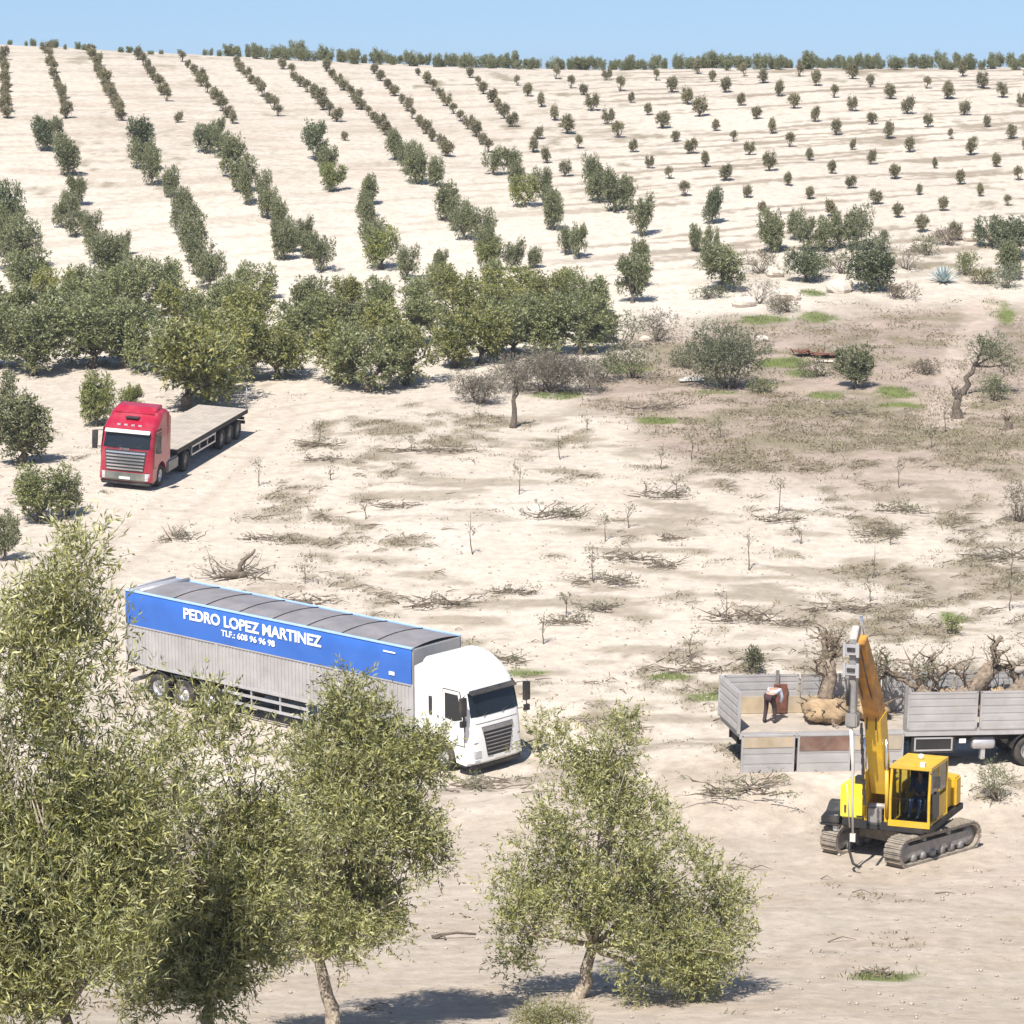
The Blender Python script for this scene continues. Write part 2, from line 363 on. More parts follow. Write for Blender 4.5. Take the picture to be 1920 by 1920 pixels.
    a = N('ShaderNodeVertexColor'); a.layer_name = 'Col'; tc = N('ShaderNodeTexCoord')
    n1 = N('ShaderNodeTexNoise'); n1.inputs['Scale'].default_value = 2.2; n1.inputs['Detail'].default_value = 9; n1.inputs['Roughness'].default_value = .68
    mp = N('ShaderNodeMapping'); mp.inputs['Scale'].default_value = (.9, .8, .8); L(tc.outputs['Object'], mp.inputs['Vector']); L(mp.outputs[0], n1.inputs['Vector'])
    mr = N('ShaderNodeMapRange'); mr.inputs[1].default_value = .25; mr.inputs[2].default_value = .75; mr.inputs[3].default_value = .74; mr.inputs[4].default_value = 1.18; L(n1.outputs[0], mr.inputs[0])
    mx = N('ShaderNodeMix'); mx.data_type = 'RGBA'; mx.blend_type = 'MULTIPLY'; mx.inputs[0].default_value = 1; L(a.outputs['Color'], mx.inputs[6]); L(mr.outputs[0], mx.inputs[7])
    L(mx.outputs[2], b.inputs['Base Color']); b.inputs['Roughness'].default_value = .97; b.inputs['Specular IOR Level'].default_value = .15
    bp = N('ShaderNodeBump'); bp.inputs['Strength'].default_value = .7; bp.inputs['Distance'].default_value = .14; L(n1.outputs[0], bp.inputs['Height']); L(bp.outputs[0], b.inputs['Normal'])
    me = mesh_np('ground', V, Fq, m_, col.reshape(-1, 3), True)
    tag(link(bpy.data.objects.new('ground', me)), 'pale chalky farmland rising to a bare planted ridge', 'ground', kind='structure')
    return X, Y, weed * (1 - trk), green, scr
GX, GY, GW, GG, GS = ground()

# ---------------------------------------------------------------- foliage
def unit(a): return a / (np.linalg.norm(a, axis=1, keepdims=True) + 1e-9)
def leaves_arrays(Cn, D, L, W, rg):
    n = len(Cn); D = unit(D); S = unit(np.cross(D, rg.normal(size=(n, 3)))); L = L.reshape(-1, 1); W = W.reshape(-1, 1)
    V = np.empty((n, 4, 3)); V[:, 0] = Cn; V[:, 1] = Cn + D * L * .45 + S * W * .5; V[:, 2] = Cn + D * L; V[:, 3] = Cn + D * L * .45 - S * W * .5
    return V.reshape(-1, 3), np.arange(4 * n).reshape(n, 4)
def foliage(name, lobes, nsprig, nleaf, slen, L, W, cols, seed, upb=.35, m=None, shell=.55, droop=0., gap=.36):
    """lobes: (x,y,z,rx,ry,rz,weight). Sprigs start in the lobes and carry single leaves."""
    rg = np.random.default_rng(seed); lb = np.array(lobes, float)
    vol = lb[:, 6] * (lb[:, 3] * lb[:, 4] * lb[:, 5]) ** (2 / 3.); p = vol / vol.sum()
    k = rg.choice(len(lb), nsprig, p=p)
    d = unit(rg.normal(size=(nsprig, 3))); r = (shell + (1 - shell) * rg.random(nsprig)) * np.where(rg.random(nsprig) < .25, rg.random(nsprig), 1)
    O = lb[k, :3] + d * lb[k, 3:6] * r[:, None]
    # gaps: drop sprigs where a coarse 3-D noise is low
    q = fbm(O[:, 0] / (slen * 2.2) + O[:, 2] / (slen * 3), O[:, 1] / (slen * 2.2) - O[:, 2] / (slen * 2.4), seed, 2)
    keep = q > gap; O = O[keep]; d = d[keep]; q = q[keep]; n = len(O)
    sd_ = unit(d + np.array([0, 0, upb]) + rg.normal(size=(n, 3)) * .55)
    sl = slen * (.5 + rg.random(n))
    t = rg.random((n, nleaf)); P = O[:, None] + sd_[:, None] * (t * sl[:, None])[..., None]; P[..., 2] -= droop * (t * sl[:, None]) ** 2
    LD = unit((sd_[:, None] * .8 + rg.normal(size=(n, nleaf, 3)) * .75).reshape(-1, 3))
    N_ = n * nleaf; LL = L * (.6 + .8 * rg.random(N_)); WW = W * (.7 + .6 * rg.random(N_))
    V, Fq = leaves_arrays(P.reshape(-1, 3), LD, LL, WW, rg)
    cs = np.array(cols); w = np.clip(.5 * rg.random((n, 1)) + .5 * q[:, None], 0, 1) * np.ones((n, nleaf)); w = (w + rg.normal(size=(n, nleaf)) * .16).reshape(-1)
    w = np.clip(w, 0, .999) * (len(cs) - 1); i = w.astype(int); f = (w - i)[:, None]; cc = cs[i] * (1 - f) + cs[np.minimum(i + 1, len(cs) - 1)] * f
    cc *= (.8 + .4 * rg.random((N_, 1)))
    return mesh_np(name, V, Fq, m or M['leaf'], np.repeat(cc, 4, 0))
OLV = [(.045, .058, .022), (.085, .105, .040), (.120, .135, .055), (.175, .185, .085), (.26, .26, .15)]
OLV2 = [(.040, .046, .014), (.125, .135, .035), (.25, .25, .068), (.40, .385, .14), (.56, .53, .29)]
def curve(a, b, seed, wob=.12, n=5):
    rg = random.Random(seed); a, b = Vector(a), Vector(b); L = (b - a).length
    return [a.lerp(b, i / n) + (Vector((rg.uniform(-1, 1), rg.uniform(-1, 1), rg.uniform(-.4, .4))) * L * wob * math.sin(math.pi * i / n) if 0 < i < n else Vector()) for i in range(n + 1)]
def make_trunk(base, fork, lobes, r0, seed, limbs=7):
    mb = MB(); c = curve(base, fork, seed, .10, 5); n = len(c)
    mb.tube(c, [r0 * (1.45 if i == 0 else 1.1 - .45 * i / (n - 1)) for i in range(n)], 9)
    rg = random.Random(seed); ls = sorted(lobes, key=lambda l: -l[3] * l[6])[:limbs]
    for i, l in enumerate(ls):
        q = curve(fork, (l[0], l[1], l[2]), seed + i, .10, 5); mb.tube(q, [r0 * .48 * (1 - .85 * k / 5) for k in range(6)], 6)
        for j in range(3):
            e = Vector((l[0] + rg.uniform(-1, 1) * l[3] * .8, l[1] + rg.uniform(-1, 1) * l[4] * .8, l[2] + rg.uniform(-.5, 1) * l[5] * .9))
            mb.tube(curve(q[3], e, seed + i * 7 + j, .1, 4), [r0 * .2 * (1 - .8 * k / 4) for k in range(5)], 5)
    return mb

# prototypes of orchard olives, one metre tall units scaled later
def mature_proto(seed):
    rg = random.Random(seed); lobes = []
    stems = rg.randint(3, 5); a0 = rg.uniform(0, 6.28)
    for i in range(stems):           # several ascending limbs, each a stack of leafy lobes down to the skirts
        a = a0 + i / stems * 6.283 + rg.uniform(-.5, .5); rr = rg.uniform(.14, .27); top = rg.uniform(.66, .92); k = rg.randint(3, 4)
        for q in range(k):
            z = (.20 if i % 2 else .30) + (top - .28) * (q + .3) / k + rg.uniform(-.04, .04); r = rg.uniform(.11, .19) * (1.12 - .35 * q / k); f = 1 + .25 * math.sin(math.pi * q / k)
            lobes.append((rr * f * math.cos(a) + rg.uniform(-.05, .05), rr * f * math.sin(a) + rg.uniform(-.05, .05), z, r, r, r * rg.uniform(1.0, 1.35), rg.uniform(.7, 1.15)))
    for i in range(3):
        lobes.append((rg.uniform(-.12, .12), rg.uniform(-.12, .12), rg.uniform(.40, .72), .15, .15, .17, .8))
    cr = foliage('crown', lobes, 1400, 9, .075, .044, .017, OLV, seed, m=M['leaf'], gap=.41)
    fork = (rg.uniform(-.05, .05), rg.uniform(-.05, .05), .15); tb = make_trunk((0, 0, -.03), fork, lobes, .045, seed, 5)
    t = tb.build('trunk', M['bark']); me = t.data; bpy.data.objects.remove(t)
    return cr, me
def young_proto(seed):
    rg = random.Random(seed); lobes = []; mb = MB()
    for i in range(rg.randint(4, 6)):
        a = rg.uniform(0, 6.28); rr = rg.uniform(.05, .26); h = rg.uniform(.6, .9); x, y = rr * math.cos(a), rr * math.sin(a)
        lobes.append((x, y, h * .62, .13, .13, h * .34, 1)); mb.tube(curve((0, 0, -.04), (x, y, h * .9), seed + i, .08, 4), [.03, .025, .018, .01, .004], 5)
    lobes.append((0, 0, .3, .22, .22, .2, 1))
    cr = foliage('crown', lobes, 330, 8, .13, .085, .030, [(.085, .08, .045), (.13, .125, .07), (.17, .165, .10), (.24, .225, .15)], seed, upb=.8)
    t = mb.build('stem', M['twig']); me = t.data; bpy.data.objects.remove(t)
    return cr, me
MAT = [mature_proto(100 + i) for i in range(7)]
YNG = [young_proto(300 + i) for i in range(6)]
def plant(name, proto, part2, X, Y, h, wx=1., label='', cat='tree', group=None, tint=(1, 1, 1), rot=None, sink=0.):
    e = empty(name); e.location = (X, Y, h1(X, Y) - sink); e.rotation_euler = (0, 0, random.uniform(0, 6.28) if rot is None else rot); e.scale = (h * wx, h * wx, h)
    for nm, me in (('crown', proto[0]), (part2, proto[1])):
        o = bpy.data.objects.new(nm, me); link(o, e); o.color = (*tint, 1)
    tag(e, label, cat, group); return e
def ordn(n): return str(n) + ('th' if 10 < n % 100 < 14 else {1: 'st', 2: 'nd', 3: 'rd'}.get(n % 10, 'th'))
GT = (1.15, 1.12, 1.05); DK = (.65, .75, .70); YG = (1.35, 1.35, .62); PL = (1.25, 1.2, 1.3)
ROWS = {   # rows of mature olives on the slope: (x, base y, height px, width factor, tint)
 'far left': [(12, 455, 100, .8, DK), (30, 510, 90, 1, GT)],
 'second': [(80, 285, 58, 1, DK), (106, 258, 36, .8, DK), (125, 333, 62, 1, GT), (142, 388, 55, .9, GT), (118, 430, 50, .9, GT), (170, 462, 55, .9, GT), (200, 530, 80, 1, GT), (232, 482, 40, .8, GT)],
 'third': [(262, 288, 60, 1.1, DK), (285, 350, 62, .8, GT), (320, 372, 52, .8, PL), (350, 442, 60, 1, GT), (362, 492, 78, .9, GT), (392, 545, 68, .9, GT)],
 'fourth': [(385, 290, 52, .9, DK), (412, 258, 32, .8, GT), (437, 337, 76, .9, GT), (462, 386, 66, .6, GT), (495, 385, 55, .7, PL), (522, 440, 62, .8, GT), (532, 490, 58, .9, GT), (570, 462, 46, .9, GT), (603, 512, 62, .9, GT)],
 'fifth': [(593, 303, 70, .9, DK), (622, 361, 46, 1.3, YG), (690, 387, 52, 1, GT), (692, 432, 52, .9, GT), (715, 507, 74, 1, YG), (762, 527, 56, 1, GT), (826, 512, 38, 1, GT)],
 'sixth': [(742, 302, 52, 1, GT), (780, 347, 66, .9, GT), (816, 352, 50, .8, GT), (836, 417, 66, 1, GT), (870, 452, 58, .9, GT), (905, 457, 62, .9, GT), (915, 512, 56, 1.1, YG), (962, 512, 52, 1, GT), (1002, 505, 36, .9, GT)],
 'seventh': [(926, 330, 44, 1, GT), (956, 332, 50, 1, GT), (985, 390, 58, 1, YG), (1020, 374, 50, .9, GT), (1036, 434, 64, .8, GT), (1060, 480, 50, .7, GT), (1086, 487, 62, .7, GT)],
 'eighth': [(1112, 362, 64, .8, GT), (1152, 400, 68, .9, GT), (1176, 396, 60, .7, GT), (1203, 445, 66, .8, GT)],
 'ninth': [(1337, 422, 62, .8, DK), (1303, 474, 46, .8, GT), (1334, 470, 42, .7, GT), (1350, 545, 78, 1.5, GT), (1185, 570, 84, 1.0, GT), (1200, 512, 56, .8, GT)],
 'tenth': [(1446, 475, 72, .9, GT), (1492, 452, 54, .7, GT), (1512, 474, 62, .9, PL), (1548, 474, 62, .9, GT), (1574, 468, 60, .8, GT), (1608, 470, 76, .8, PL), (1512, 530, 60, 1.3, DK), (1634, 548, 84, 1.3, DK)],
 'far right': [(1858, 466, 56, 1.2, DK), (1903, 486, 72, 1.2, DK), (1895, 524, 62, 1.1, GT)]}
for rn, L0 in ROWS.items():
    L_ = []
    for i, q in enumerate(L0):     # neighbours crowd together along each row
        L_.append(q)
        if i + 1 < len(L0):
            n_ = L0[i + 1]
            if 26 < abs(n_[1] - q[1]) < 80 and abs(n_[0] - q[0]) < 70 and random.random() < .75: L_.append(((q[0] + n_[0]) / 2 + random.uniform(-9, 9), (q[1] + n_[1]) / 2, .43 * (q[2] + n_[2]), 1, GT))
    for i, (x, y, h, w, c) in enumerate(L_):
        a = at(x, y - 2); hm = h / a[3] * 1.30
        lb = '%s olive down the %s mature row on the slope' % (ordn(i + 1), rn)
        v = random.uniform(.85, 1.15)
        plant('olive_tree', MAT[random.randrange(7)], 'trunk', a[0], a[1], hm, w * .82, lb, 'tree', 'mature olive trees on the slope', tuple(q * v for q in c))
LOW = [ # the dense belt at the foot of the slope, back to front
 [(55, 560, 85), (100, 575, 75), (150, 565, 65), (210, 600, 100), (270, 592, 110), (300, 560, 75), (430, 598, 80), (478, 562, 70), (580, 592, 70), (652, 580, 60), (712, 588, 66), (780, 582, 64), (832, 560, 62), (920, 550, 60), (960, 582, 82), (1020, 600, 84), (1062, 552, 50), (1100, 590, 76)],
 [(20, 640, 110), (100, 630, 95), (170, 640, 90), (330, 625, 95), (380, 640, 85), (470, 640, 100), (560, 655, 90), (600, 640, 90), (655, 640, 86), (722, 650, 84), (790, 650, 92), (862, 610, 84), (930, 625, 92), (985, 640, 90), (1110, 640, 90)],
 [(-10, 690, 110), (62, 703, 122), (172, 690, 130), (232, 690, 112), (292, 702, 105), (440, 715, 125), (520, 710, 112), (690, 735, 125), (762, 722, 115), (640, 715, 112), (852, 690, 106), (900, 684, 108), (960, 668, 104), (1030, 668, 104), (1088, 664, 112), (345, 768, 168), (398, 752, 140)]]
LN = ['back', 'middle', 'front']
for j, L_ in enumerate(LOW):
    L_ = sorted(L_)
    for i, (x, y, h) in enumerate(L_):
        a = at(x, y); hm = h / a[3] * 1.22; v = random.uniform(.85, 1.2); yg = random.random() < (.2, .3, .55)[j]
        t = tuple(q * v for q in ((1.45, 1.35, .66) if yg else (1.2, 1.2, .95)))
        plant('olive_tree', MAT[random.randrange(7)], 'trunk', a[0], a[1], hm, random.uniform(1.0, 1.22), '%s olive from the left in the %s line of the dense belt' % (ordn(i + 1), LN[j]), 'tree', 'dense belt of olive trees at the foot of the slope', t)
for x, y, h, w, c, lb in ((35, 872, 150, 1.05, GT, 'big rounded olive tree left of the red lorry'), (180, 800, 112, .8, YG, 'narrow olive tree just behind the red cab'),
        (250, 778, 66, .9, YG, 'low olive tree peeping over the roof of the red cab'), (72, 978, 112, 1.25, (1.3, 1.3, .85), 'pale low olive tree below the red lorry'),
        (128, 966, 80, .9, PL, 'small pale olive touching the low tree below the red lorry'), (8, 1052, 100, .7, GT, 'grey olive tree cut by the left picture edge above the near trees'), (-20, 800, 120, .9, GT, 'olive tree half cut by the left picture edge level with the red cab')):
    a = at(x, y); plant('olive_tree', MAT[random.randrange(7)], 'trunk', a[0], a[1], h / a[3] * 1.06, w, lb, 'tree', None, c)

# young plantation on the upper slope
def young(x, y, h, label, grp, w=1.):
    a = at(x, y)
    if a is None: return
    v = random.uniform(.8, 1.2); plant('young_olive', YNG[random.randrange(6)], 'stem', a[0], a[1], h / a[3] * random.uniform(.8, 1.2), w * random.uniform(.7, 1.05), label, 'bush', grp, (v * 1.3, v * 1.15, v * random.uniform(1.0, 1.2)))
LINES = [((5, 100), (13, 222), 11), ((86, 100), (126, 222), 11), ((168, 100), (228, 226), 12), ((262, 112), (312, 190), 8), ((345, 116), (436, 232), 11), ((442, 122), (520, 218), 9),
         ((532, 130), (630, 228), 10), ((610, 134), (738, 266), 12), ((700, 138), (838, 294), 12), ((786, 142), (918, 286), 11), ((880, 146), (960, 238), 7)]
for k, (p, q, n) in enumerate(LINES):
    for i in range(n):
        t = i / (n - 1); x = p[0] + (q[0] - p[0]) * t + random.uniform(-3, 3); y = p[1] + (q[1] - p[1]) * t
        young(x, y, 24 + 8 * t + random.uniform(-3, 4), '%s young olive below the ridge in the %s planted line' % (ordn(i + 1), ordn(k + 1)), 'young olive bushes in tight lines under the ridge', 1.15)
for x, y, h, lb in ((333, 230, 24, 'lone young olive bush below the short fourth line near the bench track'), (646, 264, 26, 'lone young olive bush right of the dark round olive')): young(x, y, h, lb, None)
Q = [[(20, 320), (60, 360), (110, 400), (160, 450), (205, 500), (250, 555)], [(80, 570), (130, 610), (200, 660), (95, 520)], [(165, 295), (220, 330), (270, 355), (300, 415), (360, 465), (400, 515), (455, 570), (515, 630), (590, 670), (650, 735)],
     [(355, 300), (405, 340), (448, 385), (510, 430), (565, 480), (610, 530), (670, 575), (725, 625), (800, 675), (880, 740), (940, 800)],
     [(540, 300), (600, 345), (655, 390), (705, 435), (765, 490), (830, 530), (890, 580), (965, 640), (1035, 695), (1115, 745), (1200, 810)],
     [(695, 275), (750, 305), (800, 345), (860, 395), (915, 445), (975, 500), (1040, 550), (1115, 600), (1200, 650), (1270, 705), (1365, 765), (1445, 815), (1535, 870), (1665, 900)],
     [(870, 285), (940, 310), (1000, 360), (1060, 405), (1135, 455), (1215, 505), (1275, 560), (1345, 615), (1435, 670), (1525, 730), (1615, 790)],
     [(1080, 285), (1140, 320), (1210, 365), (1275, 415), (1350, 465), (1410, 520), (1490, 570), (1585, 630), (1680, 690), (1755, 735), (1860, 770)],
     [(1275, 295), (1345, 325), (1420, 370), (1480, 425), (1560, 475), (1645, 520), (1720, 580), (1815, 625), (1900, 675)], [(1555, 330), (1635, 370), (1695, 430), (1780, 475), (1870, 520)], [(1690, 285), (1765, 330), (1840, 365), (1910, 400)], [(1395, 900), (1930, 560), (1935, 300), (1950, 640)]]
for k, L_ in enumerate(Q):
    for i, (x, y) in enumerate(L_):
        px, py = 960 + x / 2, y / 2; young(px, py + 1, random.uniform(29, 38), '%s young olive down the %s spaced row on the right' % (ordn(i + 1), ordn(k + 1)), 'young olive bushes dotted over the upper right slope', 1.0)
# trees standing along the ridge
for k in range(150):
    x = 18 + k * 13.1 + random.uniform(-6, 6)
    if x > 1945: break
    X = (x - 960) / 21.3; Yr = YC + random.choice((1.0, 3.5, 6.5)) + random.uniform(-.8, .8)
    fa = .55 if x < 420 else 1; h = (random.uniform(1.05, 1.75) + (.3 if random.random() < .2 else 0)) * (fa + .05)
    if x < 420 and random.random() < .25: continue
    plant('ridge_tree', MAT[random.randrange(7)], 'trunk', X * Yr / YC, Yr, h, random.uniform(.65, 1.0), '%s tree from the left on the skyline' % ordn(k + 1), 'tree', 'trees along the skyline ridge', (1.35, 1.3, 1.35), sink=.2)  # lighter grey tint paints distance haze into the crowns

# near trees: lobes given as (pixel x, pixel y, radius px, nearer/farther m, weight) at the tree's own distance
def near_tree(name, basepx, lobes_px, forkpx, r0, nspr, nleaf, label, cols, seed, L=.085, W=.02, slen=.42, upb=.35, gap=.44):
    a = at(*basepx); d0 = F / a[3]; s0 = a[3]
    def wp(px, py, dd):
        d = d0 + dd; u = (px - 960) / F; v = (960 - py) / F; return Vector((d * u, d * (CP + v * SP), d * (-SP + v * CP)))
    o = Vector((a[0], a[1], a[2])); e = empty(name, loc=o); lobes = []
    for px, py, r, dd, w in lobes_px:
        p = wp(px, py, dd) - o; q = r / s0; lobes.append((p.x, p.y, p.z, q, q, q, w))
    fk = wp(forkpx[0], forkpx[1], 0) - o
    link(bpy.data.objects.new('crown', foliage('crown', lobes, int(nspr * 1.5), nleaf, slen * .95, L * 1.5, W * 1.45, cols, seed, upb=upb, shell=.40, droop=.10, gap=gap)), e)
    make_trunk((0, 0, -.25), tuple(fk), lobes, r0, seed, 14).build('trunk', M['barkpale'], e)
    tag(e, label, 'tree'); return e
near_tree('olive_tree', (1075, 1872), [(1150, 1400, 55, 0, .9), (1175, 1360, 30, 0, .6), (1040, 1400, 45, -.3, .55), (1010, 1370, 35, .3, .35), (1130, 1500, 85, 0, 1.2), (1060, 1540, 75, -.5, 1), (1200, 1560, 85, .4, 1.1), (1160, 1640, 110, -.6, 1.3),
    (1060, 1640, 60, .6, .8), (1260, 1650, 85, 0, 1), (1330, 1680, 75, .6, .6), (1390, 1690, 45, .3, .35), (960, 1680, 70, 0, .45), (930, 1620, 40, .5, .25), (955, 1745, 70, -.3, 1.1), (905, 1715, 42, 0, .8), (985, 1700, 55, .2, .8), (960, 1800, 35, 0, .7), (1085, 1685, 72, -1, 1.2), (1215, 1760, 88, -1.2, 1.3), (1290, 1770, 85, -.6, 1.2), (1350, 1760, 65, .2, .8), (1240, 1830, 65, -1.4, 1.3), (1190, 1690, 90, 1.6, 1),
    (1310, 1830, 42, -.8, 1), (1000, 1590, 45, 0, .6), (1100, 1440, 50, .4, .8), (975, 1790, 26, -.5, .5)], (1112, 1772), .17, 6800, 13, 'conical olive tree in the foreground with a leaning pale trunk, right of the white cab', OLV2, 41, L=.082, W=.021)
near_tree('olive_tree', (640, 1935), [(655, 1300, 50, 0, .55), (690, 1360, 60, 0, .8), (620, 1350, 55, .3, .8), (600, 1440, 80, 0, 1), (700, 1450, 85, -.4, 1.2), (780, 1420, 55, .3, .8), (560, 1500, 60, .4, .8), (650, 1550, 95, -.8, 1), (760, 1560, 75, 0, 1.2), (810, 1600, 38, 0, .7), (540, 1640, 80, -.3, .9), (680, 1660, 90, .8, 1), (740, 1680, 60, -.5, 1.2), (600, 1720, 80, -.8, 1.1), (640, 1760, 55, -1, 1.1), (520, 1740, 70, .2, .9), (720, 1740, 35, -.6, .8), (800, 1400, 40, .2, .6), (820, 1440, 25, 0, .5)],
    (598, 1800), .17, 5000, 13, 'dense olive tree in front of the white cab with a slim leaning trunk', OLV2, 43, L=.082, W=.021)
near_tree('olive_tree', (150, 2090), [(125, 1120, 60, 0, .9), (150, 1045, 45, .2, .7), (60, 1180, 60, 0, .8), (100, 1210, 50, .3, .6), (170, 1200, 60, .4, .5), (0, 1240, 70, -.3, .6), (90, 1290, 90, 0, .65), (220, 1320, 60, .5, .35), (20, 1380, 100, .3, .9), (150, 1420, 80, -.3, .6), (280, 1400, 60, .6, .4), (60, 1500, 110, -.4, 1.1), (200, 1540, 100, 0, 1), (-60, 1400, 120, 0, 1), (-60, 1650, 140, 0, 1.1), (80, 1640, 120, -.6, 1.2), (210, 1680, 110, .3, 1.1), (50, 1780, 120, -.4, 1.2), (180, 1800, 80, -1, .9), (20, 1890, 90, -.6, 1.1), (300, 1520, 60, .8, .6), (110, 1360, 70, .2, .8), (190, 1450, 60, 0, .7), (240, 1620, 60, .3, .7), (130, 1750, 70, 0, 1), (100, 1560, 80, .5, .8), (150, 1290, 55, .3, .7)],
    (120, 1900), .13, 6300, 12, 'tallest nearest olive tree filling the left edge with upright grey shoots', OLV2, 48, gap=.35, L=.10, W=.020, slen=.72, upb=1.3)
near_tree('olive_tree', (400, 2030), [(330, 1360, 60, .3, .4), (400, 1330, 50, 0, .35), (420, 1420, 70, 0, .7), (320, 1460, 75, -.3, .8), (480, 1440, 60, .3, .7), (260, 1530, 60, .2, .6), (380, 1560, 100, -.5, 1.1), (480, 1560, 80, .2, 1), (300, 1650, 95, 0, 1.1), (430, 1680, 100, -.6, 1.2), (350, 1780, 90, -.3, 1.1), (460, 1780, 70, 0, 1.1), (260, 1780, 70, .4, .9), (400, 1850, 55, -.6, 1), (520, 1630, 50, .5, .8), (280, 1870, 50, 0, .8)],
    (395, 1880), .15, 4300, 13, 'bushy foreground olive tree between the tall left tree and the slim trunked one', OLV2, 53, gap=.40, L=.095, W=.021, slen=.5, upb=.6)

# ---------------------------------------------------------------- vehicles (x forward, y left, z up)
def wheel(parent, x, y, r, w, side, xf=None, rim='alloy', dual=False):
    """side = +1 when the outside of the wheel looks to +y"""
    h = w / 2; t = MB(xf)
    t.lathe([(r * .56, -h * .8), (r * .62, -h), (r * .94, -h), (r, -h * .72), (r, h * .72), (r * .94, h), (r * .62, h), (r * .56, h * .8), (r * .56, -h * .8)], (x, y, r), 'y', 28)
    o = t.build('wheel', M['rubber'], parent)
    s = side; k = MB(xf); k.lathe([(r * .565, s * h * .8), (r * .53, s * h * .86), (r * .47, s * h * .3), (r * .26, s * h * .25), (r * .22, s * h * .75), (r * .1, s * h * .85), (0.001, s * h * .85)], (x, y, r), 'y', 24)
    k.lathe([(r * .562, -s * h * .5), (.001, -s * h * .5)], (x, y, r), 'y', 20)
    for i in range(8):
        a = i * math.pi / 4; k.tube([(x + math.cos(a) * r * .34, y + s * h * .22, r + math.sin(a) * r * .34), (x + math.cos(a) * r * .34, y + s * h * .42, r + math.sin(a) * r * .34)], r * .045, 6)
    k.build('rim', M[rim], o); return o
class Cab:
    """cab-over tractor cab; profile of the front as (z, x) and a rounded plan"""
    def __init__(s, kind):
        s.kind = kind
        if kind == 'white':
            s.front = [(.36, -.10), (.46, 0), (1.25, 0), (1.72, -.06), (1.95, -.10), (2.78, -.36), (2.98, -.44), (3.34, -.78), (3.62, -1.25), (3.72, -1.7)]; s.roof = 3.74; s.zt = 2.9
        else:
            s.front = [(.36, -.10), (.46, 0), (1.15, 0), (1.62, -.05), (1.85, -.09), (2.62, -.36), (2.80, -.42), (3.02, -.75), (3.14, -1.05), (3.36, -1.25)]; s.roof = 3.46; s.zt = 2.75
    def fx(s, z): return float(np.interp(z, [p[0] for p in s.front], [p[1] for p in s.front]))
    def inset(s, y):
        a = abs(y) / 1.25; return .05 * a ** 2 + .24 * max(0, (a - .80) / .20) ** 2
    def body(s, m, parent, xf=None):
        ys = [-1.25, -1.235, -1.19, -1.1, -.95, -.5, 0, .5, .95, 1.1, 1.19, 1.235, 1.25]; rows = []
        for y in ys:
            e = s.inset(y); a = abs(y) / 1.25; P = []
            for z, x in s.front:
                zz = z - (.10 * max(0, (a - .85) / .15) ** 2 if z > s.zt else 0); P.append((x - e * (1 if z > .5 else .6), zz))
            top = s.roof - .12 * max(0, (a - .85) / .15) ** 2
            P += [(-2.0, top), (-2.28, top - .03), (-2.32, top - .12), (-2.32, 1.0), (-2.12, 1.0)]
            for k in range(9): w = math.radians(20 + k * 17.5); P.append((-1.42 - .66 * math.cos(w), .50 + .66 * math.sin(w)))
            P += [(-.72, .40)]
            rows.append([(x, y * (1 - max(0, z - s.zt) * .075), z) for x, z in P])
        n = len(rows[0]); V = [p for r_ in rows for p in r_]; Fs = []
        for i in range(len(ys) - 1):
            for k in range(n): j = (k + 1) % n; Fs.append((i * n + k, i * n + j, (i + 1) * n + j, (i + 1) * n + k))
        Fs += [tuple(range(n)), tuple(range((len(ys) - 1) * n, len(ys) * n))]
        mb = MB(xf); mb.add(V, Fs, False); o = mb.build('cab_body', m, parent)
        for p in o.data.polygons: p.use_smooth = len(p.vertices) == 4
        try:
            b = bmesh.new(); b.from_mesh(o.data)
            for ed in b.edges: ed.smooth = not (len(ed.link_faces) == 2 and ed.calc_face_angle(0) > .6)
            b.to_mesh(o.data); b.free()
        except Exception: pass
        return o
    def panel(s, y0, y1, z0, z1, off=.012, th=.03, y0t=None, y1t=None, ny=10, nz=5):
        """plate following the front of the cab, bottom y0..y1, top y0t..y1t"""
        y0t = y0 if y0t is None else y0t; y1t = y1 if y1t is None else y1t; V = []; Fs = []
        for layer in (off, off - th):
            for i in range(nz + 1):
                t = i / nz; z = z0 + (z1 - z0) * t; a = y0 + (y0t - y0) * t; b = y1 + (y1t - y1) * t
                for j in range(ny + 1): y = a + (b - a) * j / ny; V.append((s.fx(z) - s.inset(y) + layer, y, z))
        w = ny + 1; N_ = (nz + 1) * w
        for i in range(nz):
            for j in range(ny): a = i * w + j; Fs += [(a, a + 1, a + w + 1, a + w), (N_ + a, N_ + a + w, N_ + a + w + 1, N_ + a + 1)]
        for j in range(ny): Fs += [(j, N_ + j, N_ + j + 1, j + 1), (nz * w + j, nz * w + j + 1, N_ + nz * w + j + 1, N_ + nz * w + j)]
        for i in range(nz): a = i * w; b = a + ny; Fs += [(a, a + w, N_ + a + w, N_ + a), (b, N_ + b, N_ + b + w, b + w)]
        return V, Fs
    def details(s, root, paint, xf=None, white=True):
        W = white
        def pan(name, m, *a, **k):
            mb = MB(xf); V, Fs = s.panel(*a, **k); mb.add(V, Fs); return mb.build(name, m, root)
        wz0, wz1 = (1.98, 2.76) if W else (1.88, 2.60)
        pan('windshield', M['glass'], -1.10, 1.10, wz0, wz1, off=.014, y0t=-1.04, y1t=1.04)
        mb = MB(xf)
        for y in (-.62, .25): mb.tube([(s.fx(wz0) + .03, y, wz0 + .02), (s.fx(wz0 + .25) + .03 - s.inset(y), y + .55, wz0 + .16)], .012, 5)
        mb.build('wiper', M['black'], root)
        # sun visor above the windshield; on the red cab its white paints a highlight
        mb = MB(xf); V = []
        zv = wz1 + .14; 
